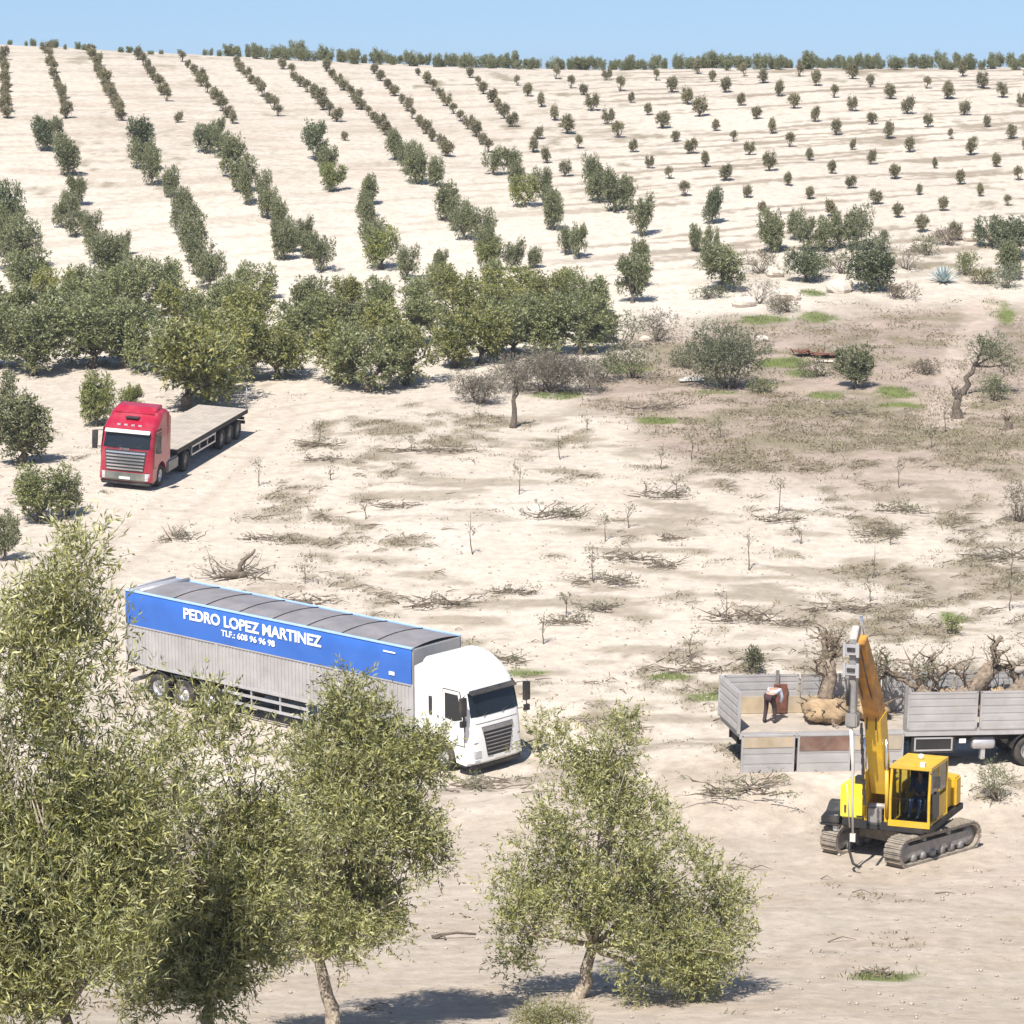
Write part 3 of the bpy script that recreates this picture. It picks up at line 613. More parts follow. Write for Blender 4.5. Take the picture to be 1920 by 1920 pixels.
        mb.prism([(s.fx(wz1) + .02, wz1 + .02), (s.fx(wz1) + .18, wz1 - .05), (s.fx(wz1) + .20, wz1 - .02), (s.fx(wz1) + .05, wz1 + .10)], 'y', -1.05, 1.05)
        mb.build('sun_visor', M['black'] if W else M['plate'], root)
        # grille
        if W:
            g = pan('grille', M['grilledark'], -.50, .50, .62, 1.62, off=.02, y0t=-.72, y1t=.72)
            for k in range(7):
                z = .72 + k * .125; hw = .47 + (z - .62) * .22; mb = MB(xf); V, Fs = s.panel(-hw, hw, z, z + .025, off=.045, th=.03, nz=1); mb.add(V, Fs); mb.build('grille_slat', M['steelgrey'], g)
            mb = MB(xf); V, Fs = s.panel(-.70, .70, 1.46, 1.60, off=.04, th=.02, nz=1); mb.add(V, Fs); mb.build('grille_header', M['steelgrey'], g)
        else:
            g = pan('grille', M['grilledark'], -.88, .88, .86, 1.80, off=.02, y0t=-.98, y1t=.98)
            for k in range(6):
                z = .92 + k * .148; mb = MB(xf); hw = .85 + (z - .86) * .09; V, Fs = s.panel(-hw, hw, z, z + .07, off=.06, th=.04, nz=1); mb.add(V, Fs); mb.build('grille_bar', M['chrome'], g)
        for zz, mm in ((1.74 if W else 1.84, 'chassis'), (.84 if not W else 1.12, 'chassis')):
            for a, b in (((-1.2, 1.2),) if zz > 1.5 else ((-1.2, -.92), (.92, 1.2))): mb = MB(xf); V, Fs = s.panel(a, b, zz, zz + .014, off=.006, th=.02, nz=1); mb.add(V, Fs); mb.build('panel_seam', M[mm], root)
        # head lamps
        for sg in (-1, 1):
            a, b = sorted((sg * .80, sg * 1.13)); mb = MB(xf); z0 = .62 if W else .56
            V, Fs = s.panel(a, b, z0, z0 + .24, off=.02, th=.05); mb.add(V, Fs); mb.build('headlight', M['lamp'], root)
            a, b = sorted((sg * .86, sg * 1.12)); mb = MB(xf); V, Fs = s.panel(a, b, .47, .55, off=.02, th=.04, nz=1); mb.add(V, Fs); mb.build('fog_lamp', M['lamp'], root)
        # bumper lip and plate
        mb = MB(xf); mb.box((-.22, 0, .30), (.30, 2.3, .16)); mb.build('bumper_lip', M['black'], root, .03)
        if not W:
            pan('bumper', M['bumper'], -1.16, 1.16, .40, .80, off=.025)
        mb = MB(xf); V, Fs = s.panel(-.26, .26, .50, .61, off=.05, th=.02, nz=1); mb.add(V, Fs); mb.build('number_plate', M['plate'], root)
        # doors and windows on both sides
        for sg in (-1, 1):
            Y0 = sg * 1.249; Y1 = sg * 1.265
            mb = MB(xf); Ys = sg * 1.255; mb.prism([(-.31, .99), (-.31, 1.92), (-.54, wz1 + .08), (-1.33, wz1 + .08), (-1.33, 1.33), (-1.03, 1.09), (-.72, .99)], 'y', min(sg * 1.24, Ys), max(sg * 1.24, Ys)); mb.build('door_seal', M['chassis'], root)
            mb = MB(xf); mb.prism([(-.34, 1.02), (-.34, 1.9), (-.56, wz1 + .05), (-1.30, wz1 + .05), (-1.30, 1.35), (-1.02, 1.12), (-.72, 1.02)], 'y', min(Y0, Y1), max(Y0, Y1)); d = mb.build('door', paint, root, .006)
            mb = MB(xf); Y2 = sg * 1.272; mb.prism([(-.42, 1.90), (-.62, wz1 - .05), (-1.22, wz1 - .05), (-1.22, 1.86), (-.80, 1.80)], 'y', min(Y1 - sg * .004, Y2), max(Y1 - sg * .004, Y2)); mb.build('side_window', M['glass'], d)
            mb = MB(xf); mb.box((-1.20, sg * 1.285, 1.62), (.18, .04, .05)); mb.build('door_handle', M['black'], d)
            # mirrors
            mb = MB(xf); mb.tube([(-.34, sg * 1.2, wz1 - .02), (-.16, sg * 1.48, wz1), (-.14, sg * 1.5, 1.85), (-.3, sg * 1.22, 1.85)], .02, 6); mb.box((-.15, sg * 1.50, wz1 - .33), (.13, .24, .62)); mb.box((-.15, sg * 1.50, 1.86), (.12, .22, .2)); mb.build('mirror', M['black'], root, .02)
            mb = MB(xf); mb.box((-.45, sg * 1.12, .42), (.42, .22, .30)); mb.build('step', M['black'], root, .02)
            if W:
                mb = MB(xf); mb.box((-1.92, sg * 1.252, 2.15), (.14, .02, .62)); mb.build('side_vent', M['grilledark'], root)
            mb = MB(xf)   # rear side deflector
            mb.prism([(-2.30, 1.05), (-2.68, 1.05), (-2.66, 3.0 if not W else 3.35), (-2.30, s.roof - .2)], 'y', min(sg * 1.2, sg * 1.235), max(sg * 1.2, sg * 1.235)); mb.build('side_deflector', paint, root)
def chassis(parent, x0, x1, xf=None, z=.85, name='chassis', w=.42, hh=.26):
    mb = MB(xf)
    for sg in (-1, 1): mb.box(((x0 + x1) / 2, sg * w, z), (x1 - x0, .09, hh))
    for k in range(int((x1 - x0) / 1.2) + 1): mb.box((x0 + .1 + k * 1.2, 0, z), (.1, w * 2 - .1, hh * .7))
    return mb.build(name, M['chassis'], parent)
def text_mesh(body, size, name, m, parent, org, ux, uy, bold=.012, depth=.006, sx=1., xf=None, align='LEFT'):
    cu = bpy.data.curves.new(name, 'FONT'); cu.body = body; cu.size = size; cu.offset = bold; cu.extrude = depth; cu.align_x = align
    t = bpy.data.objects.new(name, cu); C.objects.link(t); bpy.context.view_layer.update()
    me = bpy.data.meshes.new_from_object(t.evaluated_get(bpy.context.evaluated_depsgraph_get())); bpy.data.objects.remove(t)
    ux, uy, org = Vector(ux), Vector(uy), Vector(org); n = ux.cross(uy)
    for v in me.vertices:
        p = org + ux * v.co.x * sx + uy * v.co.y + n * v.co.z
        v.co = xf @ p if xf is not None else p
    me.materials.clear(); me.materials.append(m); o = bpy.data.objects.new(name, me); return link(o, parent)

# ---- white articulated lorry
def white_lorry():
    root = empty('articulated_lorry', pose_matrix(P_WHITE))
    tag(root, 'white cab lorry with blue and grey bulk trailer lettered in white', 'lorry')
    cab = Cab('white'); cab.body(M['white'], root); cab.details(root, M['white'], white=True)
    chassis(root, -6.3, -.6)
    for sg in (-1, 1):
        wheel(root, -1.42, sg * 1.05, .50, .32, sg); wheel(root, -5.15, sg * .98, .50, .56, sg)
        mb = MB(); mb.box((-3.0, sg * 1.02, .72), (1.3, .42, .55)); mb.build('fuel_tank' if sg < 0 else 'tool_box', M['alloy'], root, .06)
        mb = MB(); c = [(-5.15 + .62 * math.cos(a), .5 + .62 * math.sin(a)) for a in [math.radians(15 + i * 15) for i in range(11)]]; c2 = [(-5.15 + .65 * math.cos(a), .5 + .65 * math.sin(a)) for a in [math.radians(15 + i * 15) for i in range(11)]]
        mb.prism(c + c2[::-1], 'y', sg * .98 - .3, sg * .98 + .3); mb.build('mudguard', M['black'], root)
    mb = MB(); mb.lathe([(.01, 1.0), (.5, 1.0), (.52, 1.06), (.5, 1.12), (.01, 1.12)], (-5.0, 0, 0), 'z', 20); mb.build('fifth_wheel', M['chassis'], root)
    # trailer, slightly angled behind the cab
    T = Matrix.Translation((-4.7, 0, 0)) @ Matrix.Rotation(R(3.2), 4, 'Z') @ Matrix.Translation((4.7, 0, 0))
    X0, X1, ZB, ZT, H = -16.85, -2.95, 1.22, 3.84, 1.19; ZM = 2.62
    mb = MB(T); mb.box(((X0 + X1) / 2, 0, (ZB + ZT) / 2), (X1 - X0, 2 * H, ZT - ZB)); body = mb.build('trailer_body', M['alu_panel'], root, .02)
    # ribbed lower side
    for sg in (-1, 1):
        x = X0 + .08; mb = MB(T)
        mb.box(((X0 + X1) / 2, sg * (H - .002), (ZB + ZM) / 2 + .02), (X1 - X0 - .1, .012, ZM - ZB - .12))
        while x < X1 - .1: mb.box((x, sg * (H + .008), (ZB + ZM) / 2 + .02), (.045, .03, ZM - ZB - .10)); x += .17
        mb.build('side_ribs', M['alu_panel'], body)
    mb = MB(T)
    for sg in (-1, 1):
        for z, h_ in ((ZB + .02, .10), (ZM, .05)): mb.box(((X0 + X1) / 2, sg * (H + .018), z), (X1 - X0 + .02, .05, h_))
        for x in (X0, X0 + 4.6, X0 + 9.1, X1): mb.box((x, sg * (H + .016), (ZB + ZM) / 2), (.09, .05, ZM - ZB))
    mb.build('side_rails', M['alloy'], body)
    # blue curtain with a wavy lower hem
    for sg in (-1, 1):
        mb = MB(T); n = 60; V = []; Fs = []
        for i in range(n + 1):
            x = X0 + .02 + (X1 - X0 - .04) * i / n; w = .012 * math.sin(i * 1.7) + .008 * math.sin(i * .63)
            for z, o_ in ((ZM + .02, .045), (ZM + .35, .05 + w), (ZM + .8, .05 - w), (ZT - .04, .04), (ZT + .03, .0), (ZT + .03, -.06)): V.append((x, sg * (H + o_), z))
        for i in range(n):
            for k in range(5): a = i * 6 + k; Fs.append((a, a + 1, a + 7, a + 6))
        mb.add(V, Fs, True); cur = mb.build('side_curtain', M['tarpblue'], body)
        mb = MB(T); mb.box(((X0 + X1) / 2, sg * (H + .01), ZT + .035), (X1 - X0, .10, .05)); mb.build('curtain_rail', M['tarpedge'], cur)
        if sg < 0:
            yy = -(H + .072)
            text_mesh('PEDRO LOPEZ MARTINEZ', .54, 'lettering', M['letter'], cur, (X0 + 3.0, yy, 3.29), (1, 0, 0), (0, 0, 1), .016, .005, 1.08, T)
            text_mesh('TLF.: 608 96 96 98', .30, 'phone_lettering', M['letter'], cur, (X0 + 4.9, yy, 2.95), (1, 0, 0), (0, 0, 1), .006, .005, 1.15, T)
            mb = MB(T); mb.box((X1 - 1.0, yy, 3.62), (.55, .012, .05)); mb.build('small_lettering', M['letter'], cur); mb = MB(T); mb.box((X1 - .9, yy, 2.9), (.25, .012, .12)); mb.build('small_emblem', M['letter'], cur)
    # roof tarp, slightly sagging between hoops
    mb = MB(T); nx = 56; ny = 8; V = []; Fs = []
    for i in range(nx + 1):
        for j in range(ny + 1):
            x = X0 + .75 + (X1 - X0 - .78) * i / nx; v = -1 + 2 * j / ny; V.append((x, v * (H - .06), ZT + .03 + .07 * (1 - v * v) + .03 * abs(math.cos(i * math.pi / 7)) * (1 - v * v)))
    for i in range(nx):
        for j in range(ny): a = i * (ny + 1) + j; Fs.append((a, a + 1, a + ny + 2, a + ny + 1))
    mb.add(V, Fs, True); rt = mb.build('roof_tarp', M['tarpgrey'], body)
    mb = MB(T)
    for i in range(1, 8):
        x = X0 + .75 + (X1 - X0 - .78) * i / 8; mb.tube([(x, v * (H - .05), ZT + .05 + .09 * (1 - v * v)) for v in (-1, -.6, -.2, .2, .6, 1)], .018, 5)
    mb.build('roof_strap', M['chassis'], rt)
    mb = MB(T); mb.box((X0 + .40, 0, ZT + .05), (.62, 2.3, .04)); mb.tube([(X0 + .75, -1.2, ZT + .08), (X0 + .75, 1.2, ZT + .08)], .09, 8); mb.tube([(X0 + .1, -1.15, ZT + .1), (X0 + .1, 1.15, ZT + .1)], .04, 8); mb.build('roof_walkway', M['alloy'], body)
    mb = MB(T); mb.box((X0 - .03, -.62, 2.5), (.05, 1.2, 2.5)); mb.box((X0 - .03, .62, 2.5), (.05, 1.2, 2.5)); mb.build('rear_door', M['alu_panel'], body, .01)
    ch = chassis(root, X0 + .3, X1 - .6, T, 1.02, 'trailer_chassis', .5, .3)
    for x in (-15.3, -14.0, -12.7):
        for sg in (-1, 1): wheel(root, x, sg * 1.03, .5, .38, sg, T)
        mb = MB(T); mb.tube([(x, -.9, .5), (x, .9, .5)], .07, 8); mb.build('axle', M['chassis'], ch)
        for sg in (-1, 1):
            mb = MB(T); c = [(x + .6 * math.cos(a), .5 + .6 * math.sin(a)) for a in [math.radians(25 + i * 13) for i in range(11)]]; c2 = [(x + .63 * math.cos(a), .5 + .63 * math.sin(a)) for a in [math.radians(25 + i * 13) for i in range(11)]]
            mb.prism(c + c2[::-1], 'y', sg * 1.03 - .2, sg * 1.03 + .2); mb.build('mudguard', M['black'], root)
    for sg in (-1, 1):
        mb = MB(T)
        for z in (.62, .95): mb.box((-9.9, sg * 1.2, z), (4.2, .04, .10))
        for x in (-11.9, -10.6, -9.2, -7.9): mb.box((x, sg * 1.17, .86), (.06, .05, .62))
        mb.build('side_guard', M['alloy'], root)
        mb = MB(T); mb.box((-6.6, sg * .75, .72), (.12, .12, .9)); mb.box((-6.6, sg * .75, .26), (.3, .3, .04)); mb.build('landing_leg', M['steelgrey'], root)
    mb = MB(T); mb.box((X0 + .15, 0, .55), (.08, 2.3, .14)); mb.build('rear_bar', M['alloy'], root)
    for sg in (-1, 1): mb = MB(T); mb.box((X0 - .01, sg * .95, .85), (.06, .4, .14)); mb.build('tail_light', M['rust'], root, .01)
white_lorry()

# ---- red flatbed lorry
def red_lorry():
    root = empty('flatbed_lorry', pose_matrix(P_RED))
    tag(root, 'crimson cab lorry with a long empty flat deck on the pale track', 'lorry')
    cab = Cab('red'); cab.body(M['red'], root); cab.details(root, M['red'], white=False)
    text_mesh('SCANIA', .13, 'front_lettering', M['chrome'], root, (cab.fx(1.83) + .03, -.30, 1.815), (0, 1, 0), (-.1, 0, .995), .003, .004)
    mb = MB(); mb.box((-.95, 0, 3.16), (.42, .62, .05)); mb.build('roof_hatch', M['grilledark'], root, .01)
    mb = MB(); mb.prism([(-1.15, 3.30), (-1.55, 3.56), (-2.25, 3.60), (-2.25, 3.40)], 'y', -.95, .95); mb.build('roof_deflector', M['red'], root, .03)
    mb = MB()
    for y in (-.5, -.17, .17, .5): mb.box((s_ := -.50, y, 2.88), (.06, .16, .07))
    mb.build('roof_marker_lamps', M['lamp'], root)
    chassis(root, -14.6, -.6)
    for sg in (-1, 1):
        wheel(root, -1.42, sg * 1.06, .5, .32, sg); wheel(root, -5.0, sg * .98, .5, .56, sg, None, 'steelgrey')
        mb = MB(); mb.box((-3.2, sg * 1.02, .70), (1.5, .44, .58)); mb.build('fuel_tank' if sg > 0 else 'battery_box', M['steelgrey'], root, .07)
        mb = MB(); c = [(-5.0 + .60 * math.cos(a), .5 + .60 * math.sin(a)) for a in [math.radians(15 + i * 15) for i in range(11)]]; c2 = [(-5.0 + .63 * math.cos(a), .5 + .63 * math.sin(a)) for a in [math.radians(15 + i * 15) for i in range(11)]]
        mb.prism(c + c2[::-1], 'y', sg * .98 - .3, sg * .98 + .3); mb.build('mudguard', M['black'], root)
        for x in (-10.7, -12.0, -13.3): wheel(root, x, sg * 1.02, .48, .38, sg, None, 'steelgrey')
        mb = MB()
        for z in (.60, .98): mb.box((-7.8, sg * 1.21, z), (3.6, .03, .08))
        for x in (-9.6, -8.4, -7.2, -6.0): mb.box((x, sg * 1.19, .80), (.05, .05, .5))
        mb.build('side_guard', M['alloy'], root)
        mb = MB(); mb.box((-9.1, sg * 1.262, 1.17), (11.0, .035, .20)); mb.build('deck_edge', M['chassis'], root, .01)
    mb = MB(); mb.box((-9.1, 0, 1.16), (11.0, 2.48, .16)); mb.build('deck_frame', M['chassis'], root)
    mb = MB()
    for k in range(10): mb.box((-9.1, -1.13 + k * .251, 1.262), (10.96, .243, .035))
    mb.build('deck_boards', M['deck'], root)
    mb = MB(); mb.box((-2.85, .75, 1.75), (.5, .45, 1.0)); mb.build('side_box', M['blueplastic'], root, .04)
    mb = MB(); mb.box((-2.75, -.6, 1.6), (.3, .5, 1.3)); mb.tube([(-2.7, -.95, 1), (-2.7, -.95, 3.3)], .07, 8); mb.build('air_intake', M['black'], root, .02)
    mb = MB(); mb.tube([(-14.5, 1.2, 1.2), (-14.5, 1.2, 2.35)], .03, 6); mb.build('corner_post', M['steelgrey'], root)
    mb = MB(); mb.box((-14.55, 0, .62), (.08, 2.3, .16)); mb.box((-14.6, .9, .8), (.05, .4, .14)); mb.box((-14.6, -.9, .8), (.05, .4, .14)); mb.build('rear_bar', M['black'], root)
red_lorry()

# ---- grey dropside lorry (origin: rear left end of the deck as seen; x to the right)
GMAT = pose_matrix(P_GREY)
def grey_lorry():
    root = empty('dropside_lorry', GMAT)
    tag(root, 'grey aluminium dropside trailer lorry with three side flaps hanging open', 'lorry')
    L_ = 13.0; zd = 1.30
    mb = MB(); mb.box((L_ / 2, 0, zd - .09), (L_, 2.44, .18)); fl = mb.build('deck', M['steelgrey'], root)
    mb = MB()
    for k in range(8): mb.box((L_ / 2, -1.06 + k * .303, zd + .015), (L_ - .04, .295, .03))
    mb.build('deck_boards', M['deck'], fl)
    mb = MB(); 
    for y in (-1.235, 1.235): mb.box((L_ / 2, y, zd - .10), (L_ + .04, .05, .20))
    mb.build('deck_rail', M['alloy'], root)
    def panel(name, x0, x1, y, z0, z1, nrib=5, par=root, hang=False, m='alu_panel'):
        mb = MB(); t = .045; mb.box(((x0 + x1) / 2, y, (z0 + z1) / 2), (x1 - x0 - .04, t * .5, z1 - z0))
        for k in range(nrib): z = z0 + (k + .5) * (z1 - z0) / nrib; mb.box(((x0 + x1) / 2, y, z), (x1 - x0 - .07, t, (z1 - z0) / nrib * .72))
        for z in (z0 + .03, z1 - .03): mb.box(((x0 + x1) / 2, y, z), (x1 - x0 - .03, t * 1.5, .06))
        for x in (x0 + .05, x1 - .05): mb.box((x, y, (z0 + z1) / 2), (.06, t * 1.5, z1 - z0 - .01))
        return mb.build(name, M[m], par)
    # near side: three flaps hanging, then upright ones
    for i, (a, b) in enumerate(((0.02, 1.82), (1.88, 3.68), (3.72, 5.45))):
        p = panel('hanging_side_flap', a, b, -1.29, -.07, 1.24, 4)
        p['label'] = ('leftmost hanging aluminium flap', 'middle hanging flap with a brown stained band', 'hanging flap behind the digger boom')[i]
        mb = MB(); mb.box(((a + b) / 2, -1.325, .93 if i else 1.0), (b - a - .15, .012, .46 if i else .34)); mb.build('stained_board', M['stain'] if i == 1 else M['ply'], p)
    for a, b in ((5.5, 7.9), (7.95, 10.4), (10.45, 12.95)): panel('side_panel', a, b, -1.26, 1.30, 2.55, 5)
    for a, b in ((.05, 2.6), (2.65, 5.4), (5.5, 7.9), (7.95, 10.4), (10.45, 12.95)): panel('far_side_panel', a, b, 1.26, 1.30, 2.62, 5)
    mb = MB(); mb.box((-.03, 0, 1.96), (.05, 2.5, 1.34))
    for k in range(5): mb.box((-.05, 0, 1.45 + k * .26), (.07, 2.4, .18))
    mb.box((-.06, -1.22, 1.96), (.09, .08, 1.36)); mb.box((-.06, 1.22, 1.96), (.09, .08, 1.36)); mb.build('tailboard', M['alu_panel'], root)
    for x, y in ((1.85, 1.2), (5.47, -1.22), (5.47, 1.2), (10.42, 1.2)):
        mb = MB(); mb.box((x, y, 2.02), (.10, .09, 1.5)); mb.build('stake', M['steelgrey'], root)
    mb = MB(); mb.box((1.95, 1.12, 1.85), (.42, .12, .95)); mb.build('stake_frame', M['rust'], root)
    for a, b in ((.1, 1.7), (2.2, 5.35)):
        mb = MB(); mb.box(((a + b) / 2, 1.205, 1.62), (b - a, .035, .55)); lb = mb.build('lining_board', M['ply'], root); lb['label'] = 'tan stained lining board on the far side'
    chassis(root, .1, 13.2, None, .92, 'chassis', .45, .34)
    for x in (2.4, 4.7, 6.5, 9.9): mb = MB(); mb.box((x, 0, 1.1), (.14, 2.3, .2)); mb.build('cross_member', M['chassis'], root)
    mb = MB(); mb.box((1.6, 0, .80), (2.6, 2.2, .35)); mb.build('axle_frame', M['chassis'], root)
    for sg in (-1, 1):
        for x in (1.5, 2.8): wheel(root, x, sg * .98, .50, .50, sg)
        wheel(root, 9.75, sg * 1.02, .52, .42, sg)
        mb = MB(); c = [(9.75 + .62 * math.cos(a), .52 + .62 * math.sin(a)) for a in [math.radians(10 + i * 16) for i in range(11)]]; c2 = [(9.75 + .66 * math.cos(a), .52 + .66 * math.sin(a)) for a in [math.radians(10 + i * 16) for i in range(11)]]
        mb.prism(c + c2[::-1], 'y', sg * 1.02 - .25, sg * 1.02 + .25); mb.build('mudguard', M['black'], root)
        mb = MB(); mb.box((6.45, sg * 1.1, .78), (1.45, .3, .55)); tb = mb.build('tool_box', M['chassis'], root, .02)
        mb = MB()
        for dx in (-.62, .62): mb.box((6.45 + dx, sg * 1.262, .82), (.05, .02, .44))
        for dz in (-.2, .2): mb.box((6.45, sg * 1.262, .82 + dz), (1.24, .02, .05))
        mb.build('box_trim', M['alloy'], tb)
        mb = MB(); mb.lathe([(.01, -.4), (.17, -.38), (.2, -.3), (.2, .3), (.17, .38), (.01, .4)], (8.2, sg * 1.0, .78), 'x', 14); mb.box((8.2, sg * 1.0, .5), (.14, .2, .5)); mb.build('air_tank', M['alloy'], root)
        mb = MB(); mb.box((7.45, sg * 1.2, .9), (.22, .03, .14)); mb.build('marker_plate', M['plate'], root)
grey_lorry()

# ---- tracked excavator
def excavator():
    P = P_EXC; Mx = pose_matrix(P); root = empty('excavator', Mx)
    tag(root, 'yellow tracked excavator with raised rusty boom beside the dropside lorry', 'excavator')
    # tracks: local x along the tracks; near end at -x
    for sg in (-1, 1):
        y = sg * 1.2; h = .84; Lh = 1.98; r = h / 2; pts = []
        for k in range(9): a = math.radians(90 + k * 22.5); pts.append((-Lh + r + r * math.cos(a), r + r * math.sin(a)))
        for k in range(9): a = math.radians(-90 + k * 22.5); pts.append((Lh - r + r * math.cos(a), r + r * math.sin(a)))
        ins = [(x * .955, r + (z - r) * .82) for x, z in pts]
        mb = MB(); n = len(pts); V = []; Fs = []
        for yy in (y - .28, y + .28):
            for x, z in pts: V.append((x, yy, z))
            for x, z in ins: V.append((x, yy, z))
        for i in range(n):
            j = (i + 1) % n; Fs += [(i, j, n + j, n + i), (2 * n + i, 3 * n + i, 3 * n + j, 2 * n + j), (i, 2 * n + i, 2 * n + j, j), (n + i, n + j, 3 * n + j, 3 * n + i)]
        mb.add(V, Fs); tr = mb.build('track', M['track'], root)
        mb = MB(); per = []      # shoes with grousers
        for i in range(n):
            a = Vector((pts[i][0], 0, pts[i][1])); b = Vector((pts[(i + 1) % n][0], 0, pts[(i + 1) % n][1])); m_ = max(1, round((b - a).length / .165))
            for q in range(m_): p = a.lerp(b, (q + .5) / m_); t = (b - a).normalized(); per.append((p, t))
        for p, t in per:
            nrm = Vector((t.z, 0, -t.x)); 
            if (p - Vector((0, 0, r))).dot(nrm) < 0: nrm = -nrm
            Rm = Matrix((t, Vector((0, 1, 0)), nrm)).transposed(); mb.box(p + nrm * .018 + Vector((0, y, 0)), (.13, .60, .035), Rm); mb.box(p + nrm * .045 + Vector((0, y, 0)), (.025, .58, .03), Rm)
        mb.build('track_shoes', M['track'], tr)
        mb = MB(); mb.box((0, y, r), (2 * Lh - 1.0, .34, .36))
        for k in range(6): mb.lathe([(.001, -.2), (.13, -.2), (.13, .2), (.001, .2)], (-1.15 + k * .46, y, .19), 'y', 12)
        for k in range(2): mb.lathe([(.001, -.15), (.08, -.15), (.08, .15), (.001, .15)], (-.6 + k * 1.2, y, .66), 'y', 10)
        mb.build('track_frame', M['steelgrey'], tr)
        for x in (-Lh + r, Lh - r):
            mb = MB(); mb.lathe([(.001, -.16), (.10, -.18), (.28, -.16), (.30, -.1), (.30, .1), (.28, .16), (.10, .18), (.001, .16)], (x, y, r), 'y', 18)
            mb.build('idler', M['steelgrey'], tr)
    mb = MB(); mb.box((0, 0, .58), (1.5, 2.0, .34)); mb.box((0, 0, .72), (1.1, 1.3, .3)); mb.lathe([(.001, .8), (.62, .8), (.62, 1.0), (.001, 1.0)], (0, 0, 0), 'z', 24); mb.build('undercarriage', M['track'], root)
    yaw = P[5]; H = Matrix.Rotation(R(-113) - yaw, 4, 'Z')
    hz = .98
    mb = MB(H); mb.box((-.2, 0, hz + .10), (3.5, 2.75, .20)); mb.box((1.45, 0, hz + .04), (.3, 2.3, .16)); mb.build('turntable_frame', M['chassis'], root, .02)
    mb = MB(H)   # rear counterweight
    mb.prism([(-1.2, -1.35), (-1.2, 1.35), (-1.75, 1.35), (-2.05, .8), (-2.12, 0), (-2.05, -.8), (-1.75, -1.35)], 'z', hz + .22, hz + 1.1); mb.build('counterweight', M['yellow'], root, .05)
    mb = MB(H); mb.box((-.55, -.05, hz + .68), (1.3, 2.5, .92)); mb.build('engine_cover', M['yellow'], root, .04)
    mb = MB(H); mb.tube([(-.9, -.5, hz + 1.1), (-.9, -.5, hz + 1.55)], .06, 8); mb.build('exhaust', M['black'], root)
    mb = MB(H); mb.box((.85, -1.10, hz + .72), (1.25, .74, 1.02)); sb = mb.build('side_locker', M['lemon'], root, .05)
    mb = MB(H); mb.box((1.485, -1.30, hz + .5), (.02, .06, .22)); mb.box((1.485, -.85, hz + .3), (.02, .2, .05)); mb.build('locker_latch', M['black'], sb)
    mb = MB(H); mb.box((1.1, -.98, hz + 1.34), (.3, .2, .22)); mb.tube([(1.15, -.78, hz + 1.22), (1.15, -.78, hz + 1.5)], .05, 8); mb.build('work_lamp', M['black'], root)
    # black platform and hose guard on the viewer's left
    mb = MB(H); mb.prism([(.5, hz + .02), (1.5, hz + .02), (1.5, hz + .22), (1.0, hz + .30), (.7, hz + .52), (.5, hz + .55)], 'y', -2.05, -1.50); mb.box((1.0, -1.8, hz - .02), (1.0, .6, .08)); mb.build('side_platform', M['black'], root, .03)
    mb = MB(H); mb.box((1.2, -1.62, hz + .0), (.4, .18, .5)); mb.build('hose_cover', M['alloy'], root, .03)
    # boom brackets
    for y in (-.68, -.06):
        mb = MB(H); mb.prism([(.35, hz + .15), (1.45, hz + .15), (1.45, hz + .5), (1.25, hz + 1.62), (.95, hz + 1.75), (.6, hz + 1.5)], 'y', y - .045, y + .045); mb.build('boom_bracket', M['yellow'], root, .01)
    mb = MB(H); mb.box((1.48, -.37, hz + .34), (.14, .42, .5)); mb.lathe([(.01, -.45), (.10, -.45), (.10, .45), (.01, .45)], (1.3, -.37, hz + .62), 'y', 12); mb.build('swivel_block', M['steelgrey'], root, .02)
    # cab
    cx0, cx1, cy0, cy1, cz0, cz1 = -.35, 1.52, .10, 1.28, hz + .20, hz + 1.86
    mb = MB(H); t = .07
    sec = [(cx0, cz0), (cx1, cz0), (cx1, cz0 + .75), (cx1 - .14, cz1), (cx0, cz1)]
    for yy in (cy0, cy1):      # side frames
        for a, b in zip(sec, sec[1:] + sec[:1]): mb.tube([(a[0], yy, a[1]), (b[0], yy, b[1])], t * .62, 6, smooth=False)
        mb.tube([(.55, yy, cz0), (.50, yy, cz1)], t * .55, 6, smooth=False)
    for x, z in sec[:2] + sec[3:] + [(cx0, cz0 + .8)]: mb.tube([(x, cy0, z), (x, cy1, z)], t * .62, 6, smooth=False)
    mb.box(((cx0 + cx1) / 2 - .06, (cy0 + cy1) / 2, cz1 + .03), (cx1 - cx0 - .05, cy1 - cy0 + .08, .09)); mb.box((cx1 + .02, (cy0 + cy1) / 2, cz0 + .02), (.08, cy1 - cy0 + .1, .18))
    mb.box((cx0 + .02, (cy0 + cy1) / 2, cz0 + .4), (.05, cy1 - cy0, .75)); mb.box((.05, cy1 - .01, cz0 + .36), (.85, .05, .7)); mb.box((.05, cy0 + .01, cz0 + .36), (.85, .05, .7))
    cb = mb.build('cab_frame', M['yellow'], root)
    gl = bpy.data.materials.get('cab_glass')
    if gl is None:
        gl, t_, b_, o_ = nt('cab_glass'); b_.inputs['Base Color'].default_value = (.55, .62, .66, 1); b_.inputs['Roughness'].default_value = .03; b_.inputs['Transmission Weight'].default_value = 1; b_.inputs['IOR'].default_value = 1.1
    mb = MB(H); mb.box((cx1 - .005, (cy0 + cy1) / 2, cz0 + .42), (.012, cy1 - cy0 - .1, .62)); 
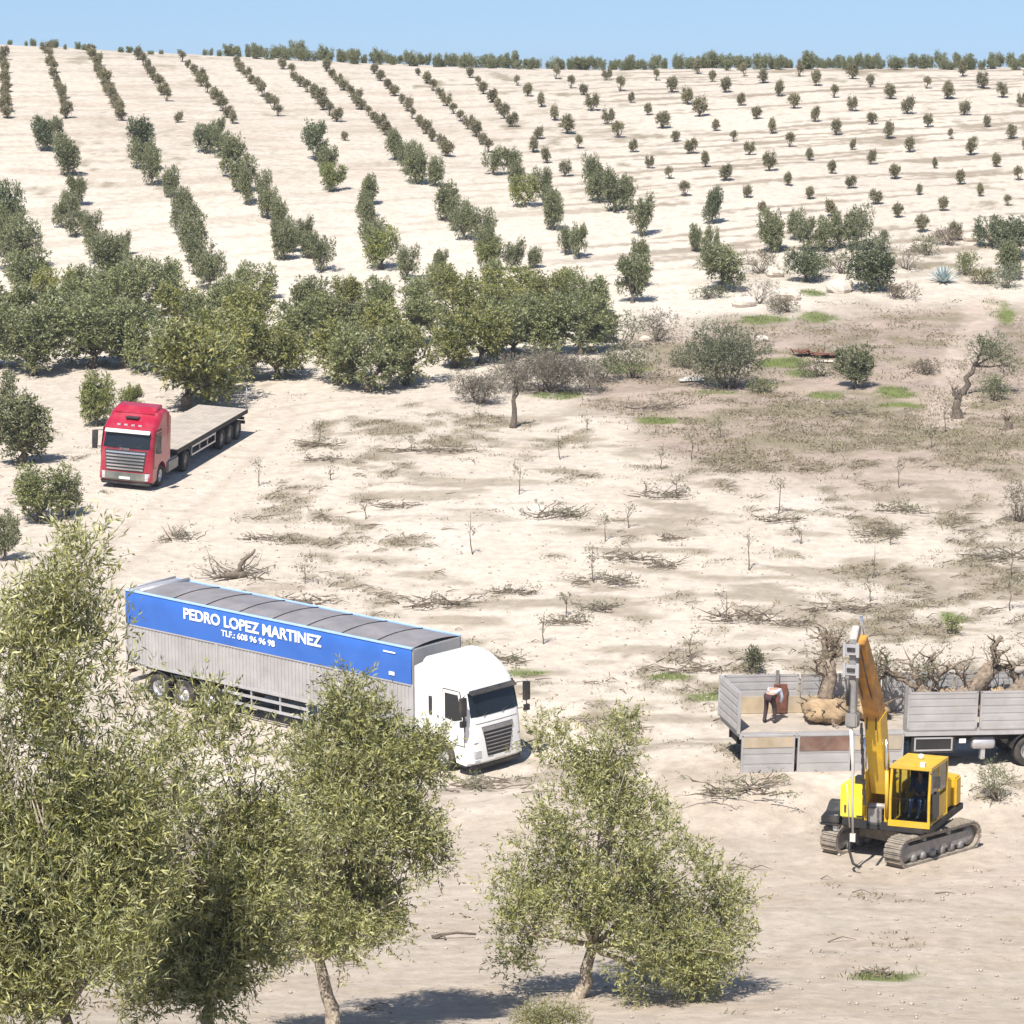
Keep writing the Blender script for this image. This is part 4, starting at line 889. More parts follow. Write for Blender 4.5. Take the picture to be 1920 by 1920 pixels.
    mb.add([(cx1 - .01, cy0 + .06, cz0 + .78), (cx1 - .01, cy1 - .06, cz0 + .78), (cx1 - .145, cy1 - .06, cz1 - .05), (cx1 - .145, cy0 + .06, cz1 - .05), (cx1 - .022, cy0 + .06, cz0 + .78), (cx1 - .022, cy1 - .06, cz0 + .78), (cx1 - .157, cy1 - .06, cz1 - .05), (cx1 - .157, cy0 + .06, cz1 - .05)], [(0, 1, 2, 3), (7, 6, 5, 4), (0, 4, 5, 1), (1, 5, 6, 2), (2, 6, 7, 3), (3, 7, 4, 0)]); mb.build('front_window', gl, cb)
    mb = MB(H); mb.box((.98, cy1, cz0 + 1.2), (.72, .012, 1.0)); mb.box((.05, cy1, cz0 + 1.28), (.8, .012, .9)); mb.build('side_window', M['glass'], cb)
    mb = MB(H); mb.box((cx0, (cy0 + cy1) / 2, cz0 + 1.3), (.012, cy1 - cy0 - .12, .85)); mb.build('rear_window', M['glass'], cb)
    mb = MB(H); mb.box((.98, cy1 + .05, cz0 + .5), (.7, .03, .75)); mb.box((1.5, cy1 + .22, cz0 + 1.35), (.08, .2, .35)); mb.tube([(1.45, cy1, cz0 + 1.6), (1.5, cy1 + .22, cz0 + 1.45)], .015, 5); mb.tube([(1.45, cy1 + .1, cz0 + .2), (1.45, cy1 + .1, cz0 + 1.2)], .018, 6); mb.build('door_and_rail', M['black'], cb)
    mb = MB(H); mb.box((.35, .67, cz0 + .35), (.5, .5, .14)); mb.box((.08, .67, cz0 + .72), (.13, .48, .8)); mb.box((.9, .35, cz0 + .45), (.1, .1, .5)); mb.box((.9, 1.0, cz0 + .45), (.1, .1, .5)); mb.build('seat', M['black'], cb, .03)
    mb = MB(H); mb.box((1.30, 1.02, cz1 + .14), (.16, .14, .12)); mb.build('roof_work_lamp', M['plate'], cb); mb = MB(H); mb.lathe([(.001, 0), (.09, 0), (.08, .14), (.001, .16)], (.3, .67, cz1 + .08), 'z', 12); mb.build('roof_lamp', M['plate'], cb)
    # boom: foot - knee - tip
    y = -.37; ft, kn, tp = Vector((.95, y, hz + 1.35 - .35)), Vector((1.62, y, 4.45)), Vector((3.45, y, 7.0))
    def beam(pts, w, name, m, par):   # pts: (pos, depth)
        mb = MB(H); V = []; n = len(pts)
        for i, (p, d) in enumerate(pts):
            tt = (pts[min(i + 1, n - 1)][0] - pts[max(i - 1, 0)][0]).normalized(); nn = Vector((-tt.z, 0, tt.x))
            for a, b in ((-1, -1), (1, -1), (1, 1), (-1, 1)): V.append(p + Vector((0, a * w / 2, 0)) + nn * b * d / 2)
        Fs = [(3, 2, 1, 0), tuple(range(4 * n - 4, 4 * n))]
        for i in range(n - 1):
            for k in range(4): Fs.append((4 * i + k, 4 * i + (k + 1) % 4, 4 * i + 4 + (k + 1) % 4, 4 * i + 4 + k))
        mb.add(V, Fs); return mb.build(name, m, par, .02)
    lo = beam([(ft, .40), (ft.lerp(kn, .5), .62), (kn, .70)], .50, 'lower_boom', M['yellow'], root); lo['label'] = 'bright yellow lower boom'
    up = beam([(kn + Vector((0, 0, -.02)), .68), (kn.lerp(tp, .5), .60), (tp, .40)], .46, 'upper_boom', M['ochre'], root); up['label'] = 'rusty orange upper boom'
    for yy in (-.17, .17):
        mb = MB(H); a = Vector((1.45, y + yy * 2.1, hz + .35)); b = kn + Vector((-.1, yy * 1.9, -.75)); mb.tube([a, a.lerp(b, .6)], .06, 10); bc = mb.build('boom_cylinder', M['yellow'], root)
        mb = MB(H); mb.tube([a.lerp(b, .58), b], .05, 8); mb.build('piston_rod', M['chrome'], bc)
    mb = MB(H); a = kn + Vector((-.05, 0, .45)); b = tp + Vector((-.25, 0, .62)); mb.tube([a, a.lerp(b, .6)], .085, 10); ac = mb.build('arm_cylinder', M['ochre'], root)
    mb = MB(H); mb.tube([a.lerp(b, .58), b], .045, 8); mb.build('piston_rod', M['chrome'], ac)
    mb = MB(H)
    for yy in (-.14, .14): mb.tube([kn + Vector((.40, yy, -.4)), kn + Vector((.38, yy, .1)), kn.lerp(tp, .5) + Vector((.34, yy, -.15)), tp + Vector((.22, yy, -.2))], .022, 6)
    mb.build('hydraulic_hose', M['black'], root)
    # dipper arm hanging straight down with bracket plates
    q = tp
    dp = beam([(q + Vector((-.12, -.08, .35)), .22), (q + Vector((.04, -.08, 0)), .40), (q + Vector((.12, -.08, -1.2)), .30), (q + Vector((.16, -.08, -2.15)), .22)], .21, 'dipper_arm', M['steelgrey'], root)
    mb = MB(H); 
    for z in (-.25, -.85): mb.box(q + Vector((.36, -.08, z)), (.06, .42, .30)); 
    for z in (-.25, -.85): mb.box(q + Vector((.40, -.28, z)), (.06, .08, .42)); mb.box(q + Vector((.40, .12, z)), (.06, .08, .42))
    mb.build('arm_bracket', M['alloy'], dp)
    mb = MB(H)
    for z in (-.25, -.85): mb.box(q + Vector((.402, -.08, z)), (.04, .24, .12))
    mb.tube([q + Vector((.42, -.16, -1.1)), q + Vector((.40, -.16, -1.9))], .05, 8); mb.build('bracket_slot', M['black'], dp)
    mb = MB(H); mb.box(q + Vector((.18, -.08, -2.35)), (.34, .36, .42)); cp = mb.build('quick_coupler', M['steelgrey'], root, .04)
    # white sling and dark chain hanging from the coupler
    mb = MB(H)
    s0 = q + Vector((.25, -.10, -2.55)); s1 = Vector((3.2, -.52, 1.15))
    mb.tube([s0, s0.lerp(s1, .35) + Vector((0, .04, 0)), s0.lerp(s1, .7), s1], [.055, .055, .035, .03], 8); mb.tube([s0 + Vector((0, -.1, -1.7)), s1 + Vector((0, -.10, .2))], .018, 6); mb.box(s1 + Vector((0, 0, -.1)), (.08, .16, .24)); mb.build('lifting_sling', M['rope'], root)
    mb = MB(H); c0 = q + Vector((.2, .20, -2.5))
    for k in range(16): mb.box(c0 + Vector((.01 * math.sin(k * 2.1), .008 * k, -.15 * k)), (.05 if k % 2 else .09, .09 if k % 2 else .05, .17))
    mb.build('chain', M['chassis'], root)
    mb = MB(H); mb.tube([s1 + Vector((0, -.1, -.2)), s1 + Vector((.05, -.08, -.5)), s1 + Vector((.1, .05, -.85)), s1 + Vector((.1, .25, -.95))], .04, 6); mb.build('hook', M['chassis'], root)
    return root, Mx @ H
EXC, EXCH = excavator()

# ---- people
def skin_body(name, joints, edges, m, parent=None, lvl=1):
    me = bpy.data.meshes.new(name); me.from_pydata([j[0] for j in joints], edges, []); o = link(bpy.data.objects.new(name, me))
    sk = o.modifiers.new('s', 'SKIN'); 
    for i, j in enumerate(joints):
        r = j[1]; me.skin_vertices[0].data[i].radius = (r, r) if not hasattr(r, '__len__') else r
    me.skin_vertices[0].data[0].use_root = True
    sb = o.modifiers.new('b', 'SUBSURF'); sb.levels = lvl; sb.render_levels = lvl
    bpy.context.view_layer.update()
    m2 = bpy.data.meshes.new_from_object(o.evaluated_get(bpy.context.evaluated_depsgraph_get())); m2.name = name; bpy.data.objects.remove(o)
    m2.materials.clear(); m2.materials.append(m); m2.polygons.foreach_set('use_smooth', [True] * len(m2.polygons))
    return link(bpy.data.objects.new(name, m2), parent)
def hand(j, e, w, d, sgn):
    """five fingers continuing from wrist joint w along direction d"""
    d = Vector(d).normalized(); s = d.cross(Vector((0, 0, 1))); s = (s if s.length > .1 else Vector((0, 1, 0))).normalized(); p = Vector(j[w][0]) + d * .08; j.append((tuple(p), .032)); pi = len(j) - 1; e.append((w, pi))
    for k, (off, l) in enumerate(((-.03, .07), (-.01, .085), (.01, .08), (.03, .065))):
        a = p + s * off + d * l * .5; b = a + d * l * .5 + Vector((0, 0, -.02)); j.append((tuple(a), .009)); j.append((tuple(b), .007)); e += [(pi, len(j) - 2), (len(j) - 2, len(j) - 1)]
    a = p - d * .04 + s * .045 * sgn; j.append((tuple(a), .011)); e.append((w, len(j) - 1)); b = a + d * .04 + s * .02 * sgn; j.append((tuple(b), .008)); e.append((len(j) - 2, len(j) - 1))
def person(Mx, J, label, shirt, trousers):
    """J: pelvis chest neck head, shoulders/elbows/wrists, hips/knees/ankles, toes (left = +y)"""
    pel, che, nek, hed = J['spine']; j = [(pel, (.15, .12)), (che, (.17, .12)), (nek, .055), (hed, (.085, .10))]; e = [(0, 1), (1, 2), (2, 3)]
    cl = [(pel, (.155, .125)), (che, (.185, .135)), (tuple(Vector(che).lerp(Vector(nek), .7)), .075)]; ce = [(0, 1), (1, 2)]; tr = [(pel, (.165, .13))]; te = []
    for s in (0, 1):
        sh, el, wr = J['arm'][s]; b = len(j); j += [(sh, .06), (el, .042), (wr, .028)]; e += [(1, b), (b, b + 1), (b + 1, b + 2)]; hand(j, e, b + 2, Vector(wr) - Vector(el), 1 if s else -1)
        c = len(cl); cl += [(sh, .078), (el, .058), (tuple(Vector(el).lerp(Vector(wr), .8)), .045)]; ce += [(1, c), (c, c + 1), (c + 1, c + 2)]
        hp, kn, an, to = J['leg'][s]; b = len(j); j += [(hp, .09), (kn, .06), (an, .042), (to, .035)]; e += [(0, b), (b, b + 1), (b + 1, b + 2), (b + 2, b + 3)]
        c = len(tr); tr += [(hp, .105), (kn, .078), (an, .062)]; te += [(0, c), (c, c + 1), (c + 1, c + 2)]
    o = skin_body('person', j, e, M['skin']); o.matrix_world = Mx
    skin_body('shirt', cl, ce, M[shirt], o); skin_body('trousers', tr, te, M[trousers], o)
    h = Vector(hed); f = (h - Vector(nek)).normalized(); mb = MB()
    fw = Vector(J['face']).normalized(); up = f; sdv = up.cross(fw).normalized()
    Rm = Matrix((fw, sdv, up)).transposed()
    def lump(c, r, n=8):
        V = []; Fs = []
        for i in range(n + 1):
            th = math.pi * i / n
            for k in range(2 * n): ph = math.pi * k / n; V.append(Vector(c) + Rm @ Vector((r[0] * math.sin(th) * math.cos(ph), r[1] * math.sin(th) * math.sin(ph), r[2] * math.cos(th))))
        for i in range(n):
            for k in range(2 * n): a = i * 2 * n + k; b = i * 2 * n + (k + 1) % (2 * n); Fs.append((a, b, b + 2 * n, a + 2 * n))
        return V, Fs
    hb = MB(); V, Fs = lump(h + Rm @ Vector((-.035, 0, .045)), (.10, .095, .10)); hb.add(V, Fs, True); hb.build('hair', M['hair'], o)
    fb = MB(); V, Fs = lump(h + Rm @ Vector((.095, 0, -.005)), (.018, .014, .025), 5); fb.add(V, Fs, True)
    for s in (-1, 1): V, Fs = lump(h + Rm @ Vector((0, s * .09, 0)), (.02, .012, .03), 5); fb.add(V, Fs, True)
    fb.build('nose_and_ears', M['skin'], o)
    eb = MB()
    for s in (-1, 1): V, Fs = lump(h + Rm @ Vector((.085, s * .034, .02)), (.010, .014, .009), 5); eb.add(V, Fs, True)
    V, Fs = lump(h + Rm @ Vector((.082, 0, -.05)), (.010, .026, .007), 5); eb.add(V, Fs, True); eb.build('eyes_and_mouth', M['hair'], o)
    bt = MB()
    for s in (0, 1):
        an, to = J['leg'][s][2:]; bt.tube([Vector(an) + Vector((0, 0, .07)), Vector(an), Vector(an).lerp(Vector(to), .5) + Vector((0, 0, -.005)), Vector(to)], [.058, .062, .055, .045], 10)
    bt.build('boots', M['black'], o)
    tag(o, label, 'person'); return o
# worker bending over in the trailer deck: local frame of lorry, feet on deck z = 1.33
TD = Matrix.Translation((1.25, -.1, 1.34))
person(GMAT @ TD @ Matrix.Rotation(R(55), 4, 'Z'), dict(spine=[(0, 0, .88), (.42, 0, 1.05), (.60, 0, 1.00), (.70, 0, .93)], face=(.6, 0, -.8),
    arm=[[(.44, .18, 1.02), (.50, .24, .74), (.58, .16, .52)], [(.44, -.18, 1.02), (.52, -.24, .76), (.62, -.14, .52)]],
    leg=[[(-.02, .10, .84), (.06, .13, .46), (-.04, .14, .07), (.14, .16, .04)], [(-.02, -.10, .84), (.14, -.14, .46), (.06, -.15, .07), (.24, -.17, .04)]]),
    'person in a pale shirt and dark trousers bending forward on the trailer deck', 'shirt', 'trousers')
TE = Matrix.Translation((.36, .67, .98 + .22))
person(EXCH @ TE, dict(spine=[(0, 0, .55), (-.05, 0, .98), (-.03, 0, 1.18), (0, 0, 1.34)], face=(1, 0, -.1),
    arm=[[(-.03, .20, 1.06), (.12, .26, .80), (.38, .24, .82)], [(-.03, -.20, 1.06), (.12, -.26, .80), (.38, -.24, .82)]],
    leg=[[(.02, .10, .52), (.46, .14, .56), (.58, .14, .14), (.76, .15, .08)], [(.02, -.10, .52), (.46, -.14, .56), (.58, -.14, .14), (.76, -.15, .08)]]),
    'digger operator in blue work clothes seated behind the cab window', 'jeans', 'jeans')

# ---------------------------------------------------------------- uprooted olives on the lorry
def uprooted(Mx, label, trunk, limbs, ball, seed, leafy=0, rad=.26):
    root = empty('uprooted_olive', Mx); tag(root, label, 'uprooted tree', 'uprooted olive trees loaded on the lorry')
    rg = random.Random(seed); mb = MB(); n = len(trunk); mb.tube(trunk, [rad * (1.25 - .45 * i / (n - 1)) * rg.uniform(.85, 1.15) for i in range(n)], 10)
    lob = []
    for i, l in enumerate(limbs):
        q = curve(l[0], l[1], seed + i, .14, 6); mb.tube(q, [rad * l[2] * (1 - .55 * k / 6) * rg.uniform(.85, 1.15) for k in range(7)], 8)
        for j in range(9):
            b = q[2 + j % 4]; e = b + Vector((rg.uniform(-1, 1), rg.uniform(-1, 1), rg.uniform(-.1, 1))) * .75; mb.tube(curve(b, e, seed + 9 * i + j, .15, 3), [.035, .028, .02, .008], 5); lob.append((e.x, e.y, e.z, .16, .16, .16, 1))
    mb.build('trunk', M['root'], root)
    if ball:
        c, r = ball; bb = MB(); V = []; Fs = []; N_ = 16
        for i in range(N_ + 1):
            th = math.pi * i / N_
            for k in range(2 * N_):
                ph = math.pi * k / N_; d = Vector((math.sin(th) * math.cos(ph), math.sin(th) * math.sin(ph), math.cos(th))); w = 1 + 1.0 * (float(fbm(np.array([d.x * 2.6 + 5 + d.z * 2]), np.array([d.y * 2.6 + 3 - d.z]), seed, 4)[0]) - .5)
                V.append(Vector(c) + Vector((d.x * r[0], d.y * r[1], d.z * r[2])) * w)
        for i in range(N_):
            for k in range(2 * N_): a = i * 2 * N_ + k; b = i * 2 * N_ + (k + 1) % (2 * N_); Fs.append((a, b, b + 2 * N_, a + 2 * N_))
        bb.add(V, Fs, True); bb.build('root_ball', M['rootsoil'], root)
        rr = MB()
        for k in range(30):
            a = rg.uniform(0, 6.28); d = Vector((math.cos(a), math.sin(a), rg.uniform(-.6, .9))); p = Vector(c) + Vector((d.x * r[0], d.y * r[1], d.z * r[2])) * .8; rr.tube(curve(p, p + d * rg.uniform(.25, .5), seed + k, .2, 3), [.035, .025, .018, .006], 5)
        rr.build('roots', M['root'], root)
    if leafy and lob:
        link(bpy.data.objects.new('leaves', foliage('leaves', lob, leafy, 8, .2, .08, .025, [(.07, .065, .04), (.12, .115, .06), (.17, .15, .09)], seed)), root)
    return root
G = lambda x, y, z, r=0: GMAT @ Matrix.Translation((x, y, z)) @ Matrix.Rotation(R(r), 4, 'Z')
uprooted(G(3.15, -.1, 1.34), 'uprooted olive standing on its tan root ball beside the digger arm', [(0, 0, .35), (-.05, 0, .9), (.10, .05, 1.5), (.0, .1, 2.1)],
    [((.0, .1, 2.0), (-.25, .0, 3.0), .62), ((.05, .05, 1.7), (.45, .2, 2.7), .5), ((-.05, 0, 1.3), (-.45, .1, 2.1), .35), ((0, .1, 2.0), (.1, .1, 3.0), .45)], ((0, 0, .38), (.78, .70, .42)), 61, 90, .23)
uprooted(G(4.75, .25, 1.34), 'leafy green uprooted olive bunch behind the rusty upper boom', [(0, 0, .2), (.2, 0, .9), (.1, .0, 1.4)],
    [((.1, 0, 1.2), (.6, .1, 2.2), .5), ((.2, 0, 1.0), (-.3, .1, 2.0), .5), ((.15, 0, 1.3), (.8, .1, 1.5), .4)], ((0, 0, .28), (.55, .6, .36)), 62, 230, .18)
uprooted(G(6.5, .1, 1.34), 'uprooted olive with a spray of bare dark twigs lying over the lorry side', [(.9, 0, .35), (.3, 0, .65), (-.2, .05, 1.05)],
    [((-.1, .05, 1.0), (-.5, 0, 1.9), .55), ((-.1, 0, 1.0), (.35, .1, 2.2), .45), ((-.2, 0, 1.0), (-1.1, .1, 1.5), .5), ((.2, 0, .8), (.8, 0, 1.9), .4)], None, 63, 200, .22)
uprooted(G(8.3, .1, 1.34), 'thick pale uprooted trunk leaning up to the right above the grey side panel', [(-.9, 0, .3), (-.3, 0, .8), (.2, .0, 1.3), (.45, 0, 1.7)],
    [((.3, 0, 1.5), (.75, 0, 2.7), .55), ((.3, .0, 1.4), (1.3, .1, 1.8), .5), ((-.2, 0, .9), (-.9, .1, 1.8), .3)], ((-1.0, 0, .45), (.5, .7, .5)), 64, 40, .30)
uprooted(G(10.0, 0, 1.34), 'heavy twisted uprooted trunk at the right picture edge on the lorry', [(-.9, 0, .35), (-.2, 0, .9), (.4, .0, 1.4), (.6, 0, 2.0)],
    [((.4, 0, 1.5), (1.1, 0, 2.6), .6), ((.5, .0, 1.7), (.1, .1, 2.8), .5), ((-.2, 0, .9), (-.6, .1, 1.9), .45)], ((-1.0, .1, .5), (.55, .7, .52)), 65, 90, .34)

# ---------------------------------------------------------------- shrubs, stumps, rocks and other things of the field
def wpos(px, py): a = at(px, py); return Vector(a[:3]), a[3]
def shrub(px, py, wpx, hpx, name, label, cols, seed, cat='shrub', nspr=700, L=.10, W=.035, tint=(1, 1, 1), group=None, deep=.9, slen=.25, twigm='twig'):
    p, s = wpos(px, py); w = wpx / s / 2 * 1.15; h = hpx / s * 1.15; rg = random.Random(seed); e = empty(name, loc=p); lob = []
    for i in range(9):
        a = rg.uniform(0, 6.28); q = rg.uniform(.2, .62); r = rg.uniform(.32, .5); lob.append((w * q * math.cos(a), w * deep * q * math.sin(a), h * rg.uniform(.3, .68), w * r, w * r * deep, h * r * .75, 1))
    o = link(bpy.data.objects.new('foliage', foliage('foliage', lob, nspr, 8, slen, L, W, cols, seed, m=M['leaf'])), e); o.color = (*tint, 1)
    mb = MB()
    for i, l in enumerate(lob): mb.tube(curve((rg.uniform(-.1, .1) * w, rg.uniform(-.1, .1) * w, -.1), l[:3], seed + i, .12, 4), [.05 * h ** .5, .035, .025, .015, .006], 5)
    mb.build('stems', M[twigm], e); tag(e, label, cat, group); return e
GR = [(.035, .045, .025), (.065, .08, .04), (.10, .115, .065), (.15, .16, .10)]
YGR = [(.08, .10, .02), (.13, .15, .03), (.19, .20, .05), (.26, .26, .09)]
BR = [(.075, .055, .048), (.12, .09, .075), (.17, .13, .115), (.22, .175, .15)]
shrub(1370, 728, 180, 118, 'round_bush', 'large round grey-green bush in the middle of the scrub with a dark underside', GR, 201, nspr=3200, L=.12, W=.04, tint=(1.15, 1.1, 1.05))
shrub(1190, 708, 120, 70, 'scrub_bush', 'low olive-brown scrub bush between the dense belt and the round bush', [(.09, .09, .045), (.14, .13, .065), (.2, .17, .1)], 202, nspr=700)
for x, y, w, h, c, t, lb in ((1165, 655, 90, 60, GR, (1.2, 1.1, 1), 'dark scrub bush touching the right end of the tree belt'), (1130, 715, 90, 50, GR, (1.3, 1.2, 1), 'low dark bush between bramble thicket and scrub bush'), (1285, 690, 70, 40, GR, (1.5, 1.3, 1.1), 'small bush at the left foot of the round bush'),
        (1425, 512, 80, 40, BR, (1.2, 1.2, 1), 'brown bush right of the wide dark olive pair'), (1580, 512, 80, 44, GR, (1.2, 1.1, 1), 'green bush between the two wide dark olives'), (1690, 560, 80, 30, BR, (1.2, 1.1, 1), 'low brown bush below the agave'), (1740, 478, 60, 40, GR, (1.4, 1.2, 1), 'small bush above the agave'),
        (1655, 470, 44, 34, GR, (1.4, 1.3, 1.2), 'little bush above the wide dark olive'), (1780, 460, 60, 30, BR, (1.4, 1.3, 1.2), 'dry low bush beside the whitish boulder'), (1330, 560, 70, 22, GR, (1, .9, .8), 'low growth at the foot of the widest olive'), (1480, 585, 80, 22, BR, (1.3, 1.3, 1.1), 'low dry growth in front of the boulders'),
        (1740, 700, 60, 24, BR, (1.2, 1.2, 1.1), 'low dry growth left of the stout stump'), (1430, 735, 60, 24, YGR, (.8, .8, 1), 'low green growth right of the round bush')):
    shrub(x, y, w, h, 'field_bush', lb, c, 2000 + x, nspr=int(w * 5), tint=t)
shrub(1235, 640, 90, 60, 'scrub_bush', 'brownish scrub behind the low bush at the end of the tree belt', BR, 203, nspr=400)
shrub(1020, 735, 210, 74, 'bramble_thicket', 'wide leafless purple-brown bramble thicket in front of the tree belt', BR, 204, nspr=4200, L=.16, W=.022)
shrub(900, 755, 110, 50, 'bramble_thicket', 'small dry thicket left of the bare stump', BR, 205, nspr=1000, L=.14, W=.025)
shrub(1420, 570, 100, 48, 'dry_bush', 'pinkish dry bush beside the pale boulders', BR, 206, nspr=420, L=.12, W=.02)
shrub(1700, 505, 100, 46, 'dry_bush', 'brown dry bush left of the agave', BR, 207, nspr=420, L=.12, W=.02)
shrub(1812, 515, 56, 42, 'broom_bush', 'round yellow-green bush beside the agave', YGR, 208, nspr=500)
shrub(1850, 532, 90, 28, 'broom_bush', 'low olive-yellow bush right of the agave', YGR, 209, nspr=400, tint=(.9, .75, .8))
shrub(1885, 540, 70, 40, 'grey_shrub', 'pale grey-green shrub at the right edge beyond the scrub', GR, 210, nspr=400, tint=(1.5, 1.5, 1.7))
shrub(1540, 705, 90, 34, 'scrub_bush', 'low bush left of the small scrub olive', GR, 211, nspr=350, tint=(1.3, 1.1, 1))
shrub(1040, 1945, 150, 62, 'low_bush', 'yellow-green bush top cut by the bottom picture edge', [(.12, .12, .04), (.19, .18, .06), (.27, .24, .09)], 212, nspr=1000, L=.07, W=.02, slen=.2)
shrub(1412, 1262, 36, 44, 'dark_bush', 'little dark bush standing just behind the trailer tailboard', GR, 213, nspr=260, tint=(1, .85, .7))
shrub(1912, 978, 60, 95, 'dry_bush', 'tall dry bush at the right picture edge of the felled field', BR, 214, nspr=420, tint=(.8, .85, .7), L=.1, W=.02)
shrub(1787, 1188, 44, 32, 'broom_bush', 'small yellow-green bush above the loaded lorry', YGR, 215, nspr=160)
shrub(1870, 1500, 90, 62, 'low_bush', 'straggly green bush at the right edge beyond the digger', GR, 216, nspr=240, tint=(1.5, 1.4, 1), L=.09, W=.02)
shrub(1095, 620, 56, 46, 'scrub_bush', 'dark bush at the right end of the dense belt of olives', GR, 217, nspr=300)
a = at(1605, 728); plant('olive_tree', MAT[2], 'trunk', a[0], a[1], 92 / a[3], 1.05, 'small grey olive standing alone in the scrub beside the rusty scrap', 'tree', None, (.95, .95, .95))
# leaning olive at the right with a bare stump beside it
p, s = wpos(1808, 740); e = empty('olive_tree', loc=p)
lob = [(.9, 0, 2.3, .8, .6, .5, 1), (1.9, 0, 2.2, .7, .6, .55, 1), (1.4, .2, 2.9, .7, .5, .4, .9), (2.3, 0, 1.5, .5, .5, .5, .6), (.4, 0, 1.7, .4, .4, .3, .4)]
o = link(bpy.data.objects.new('crown', foliage('crown', lob, 520, 9, .28, .11, .04, GR, 231)), e); o.color = (1.4, 1.35, 1.3, 1)
make_trunk((-.2, 0, -.2), (.5, 0, 1.5), lob, .17, 5, 5).build('trunk', M['bark'], e); tag(e, 'leaning olive with a dark bent trunk at the right of the scrub', 'tree')
shrub(1862, 750, 80, 40, 'scrub_bush', 'pale green bush under the leaning olive', YGR, 232, nspr=350, tint=(.9, .9, 1.6))
def stump(px, py, hpx, label, seed, nb=7, m='bark', wide=.28):
    p, s = wpos(px, py); h = hpx / s; rg = random.Random(seed); e = empty('tree_stump', loc=p); mb = MB()
    mb.tube(curve((0, 0, -.15), (rg.uniform(-.15, .15), 0, h * .55), seed, .06, 5), [wide * 1.5, wide * 1.05, wide * .85, wide * .75, wide * .65, wide * .5], 10)
    mb.build('trunk', M[m], e); mb = MB()
    for i in range(nb):
        a = rg.uniform(0, 6.28); b = Vector((0, 0, h * rg.uniform(.35, .55))); t = b + Vector((math.cos(a) * h * .16, math.sin(a) * h * .16, h * rg.uniform(.25, .5))); q = curve(b, t, seed + i, .15, 4); mb.tube(q, [wide * .4, wide * .3, wide * .22, wide * .14, .02], 7)
        for j in range(3): mb.tube(curve(q[3], q[3] + Vector((rg.uniform(-.3, .3), rg.uniform(-.3, .3), rg.uniform(.1, .5))), seed + i * 5 + j, .1, 3), [.03, .02, .015, .006], 5)
    mb.build('branches', M[m], e); tag(e, label, 'stump'); return e
stump(962, 802, 120, 'bare broken tree stump in front of the bramble thicket', 241, 5, 'bark', .16)
stump(1795, 783, 62, 'stout cut stump left of the leaning olive', 242, 6, 'bark', .30)
stump(1888, 805, 26, 'small dark stump at the right edge of the scrub', 243, 3, 'bark', .3)
stump(1562, 1232, 36, 'cut stump end behind the digger arm', 244, 3, 'bark', .16)
def rocks(lst):
    for k, (px, py, r, lb) in enumerate(lst):
        p, s = wpos(px, py); q = r / s; V = []; Fs = []; N_ = 9; mb = MB()
        for i in range(N_ + 1):
            th = math.pi * i / N_
            for j in range(2 * N_):
                ph = math.pi * j / N_; d = Vector((math.sin(th) * math.cos(ph), math.sin(th) * math.sin(ph), math.cos(th))); w = 1 + .9 * (float(fbm(np.array([d.x * 1.6 + k * 7]), np.array([d.y * 1.6 + d.z]), 9 + k, 3)[0]) - .5)
                V.append(Vector((d.x * q, d.y * q * .8, d.z * q * .62)) * w)
        for i in range(N_):
            for j in range(2 * N_): a = i * 2 * N_ + j; b = i * 2 * N_ + (j + 1) % (2 * N_); Fs.append((a, b, b + 2 * N_, a + 2 * N_))
        mb.add(V, Fs); o = mb.build('boulder', M['rock']); o.location = p + Vector((0, 0, q * .3)); tag(o, lb, 'boulder', 'pale boulders along the field edge')
rocks([(1575, 548, 26, 'large pale boulder right of the dry pinkish bush'), (1478, 562, 24, 'pale boulder below the dry pinkish bush'), (1395, 574, 20, 'pale boulder at the left end of the boulder row'), (1452, 518, 18, 'pale boulder under the wide dark olive'), (1718, 470, 20, 'whitish boulder above the agave'),
       (1822, 452, 16, 'whitish boulder beside the far right olives'), (1430, 640, 14, 'flat pale stone on the green grass'), (1210, 640, 12, 'small pale stone at the end of the tree belt'), (1648, 528, 12, 'small stone below the dark wide olive')])
# agave
p, s = wpos(1768, 530); mb = MB(); rg = random.Random(5)
for k in range(34):
    a = k * 2.4; el = .25 + 1.2 * k / 34; l = 1.15; d = Vector((math.cos(a) * math.cos(el), math.sin(a) * math.cos(el), math.sin(el))); sd_ = Vector((-math.sin(a), math.cos(a), 0)); up = d.cross(sd_) * -1
    P_ = [d * .05, d * l * .35, d * l * .7, d * l - Vector((0, 0, .06))]; W_ = [.06, .10, .07, .004]; V = []
    for q, w in zip(P_, W_): V += [q - sd_ * w, q + up * -.03, q + sd_ * w]
    Fs = []
    for i in range(3): b = i * 3; Fs += [(b, b + 1, b + 4, b + 3), (b + 1, b + 2, b + 5, b + 4), (b + 2, b, b + 3, b + 5)]
    mb.add(V, Fs)
o = mb.build('agave', M['agave']); o.location = p; tag(o, 'spiky blue-grey agave rosette at the top edge of the scrub', 'agave')
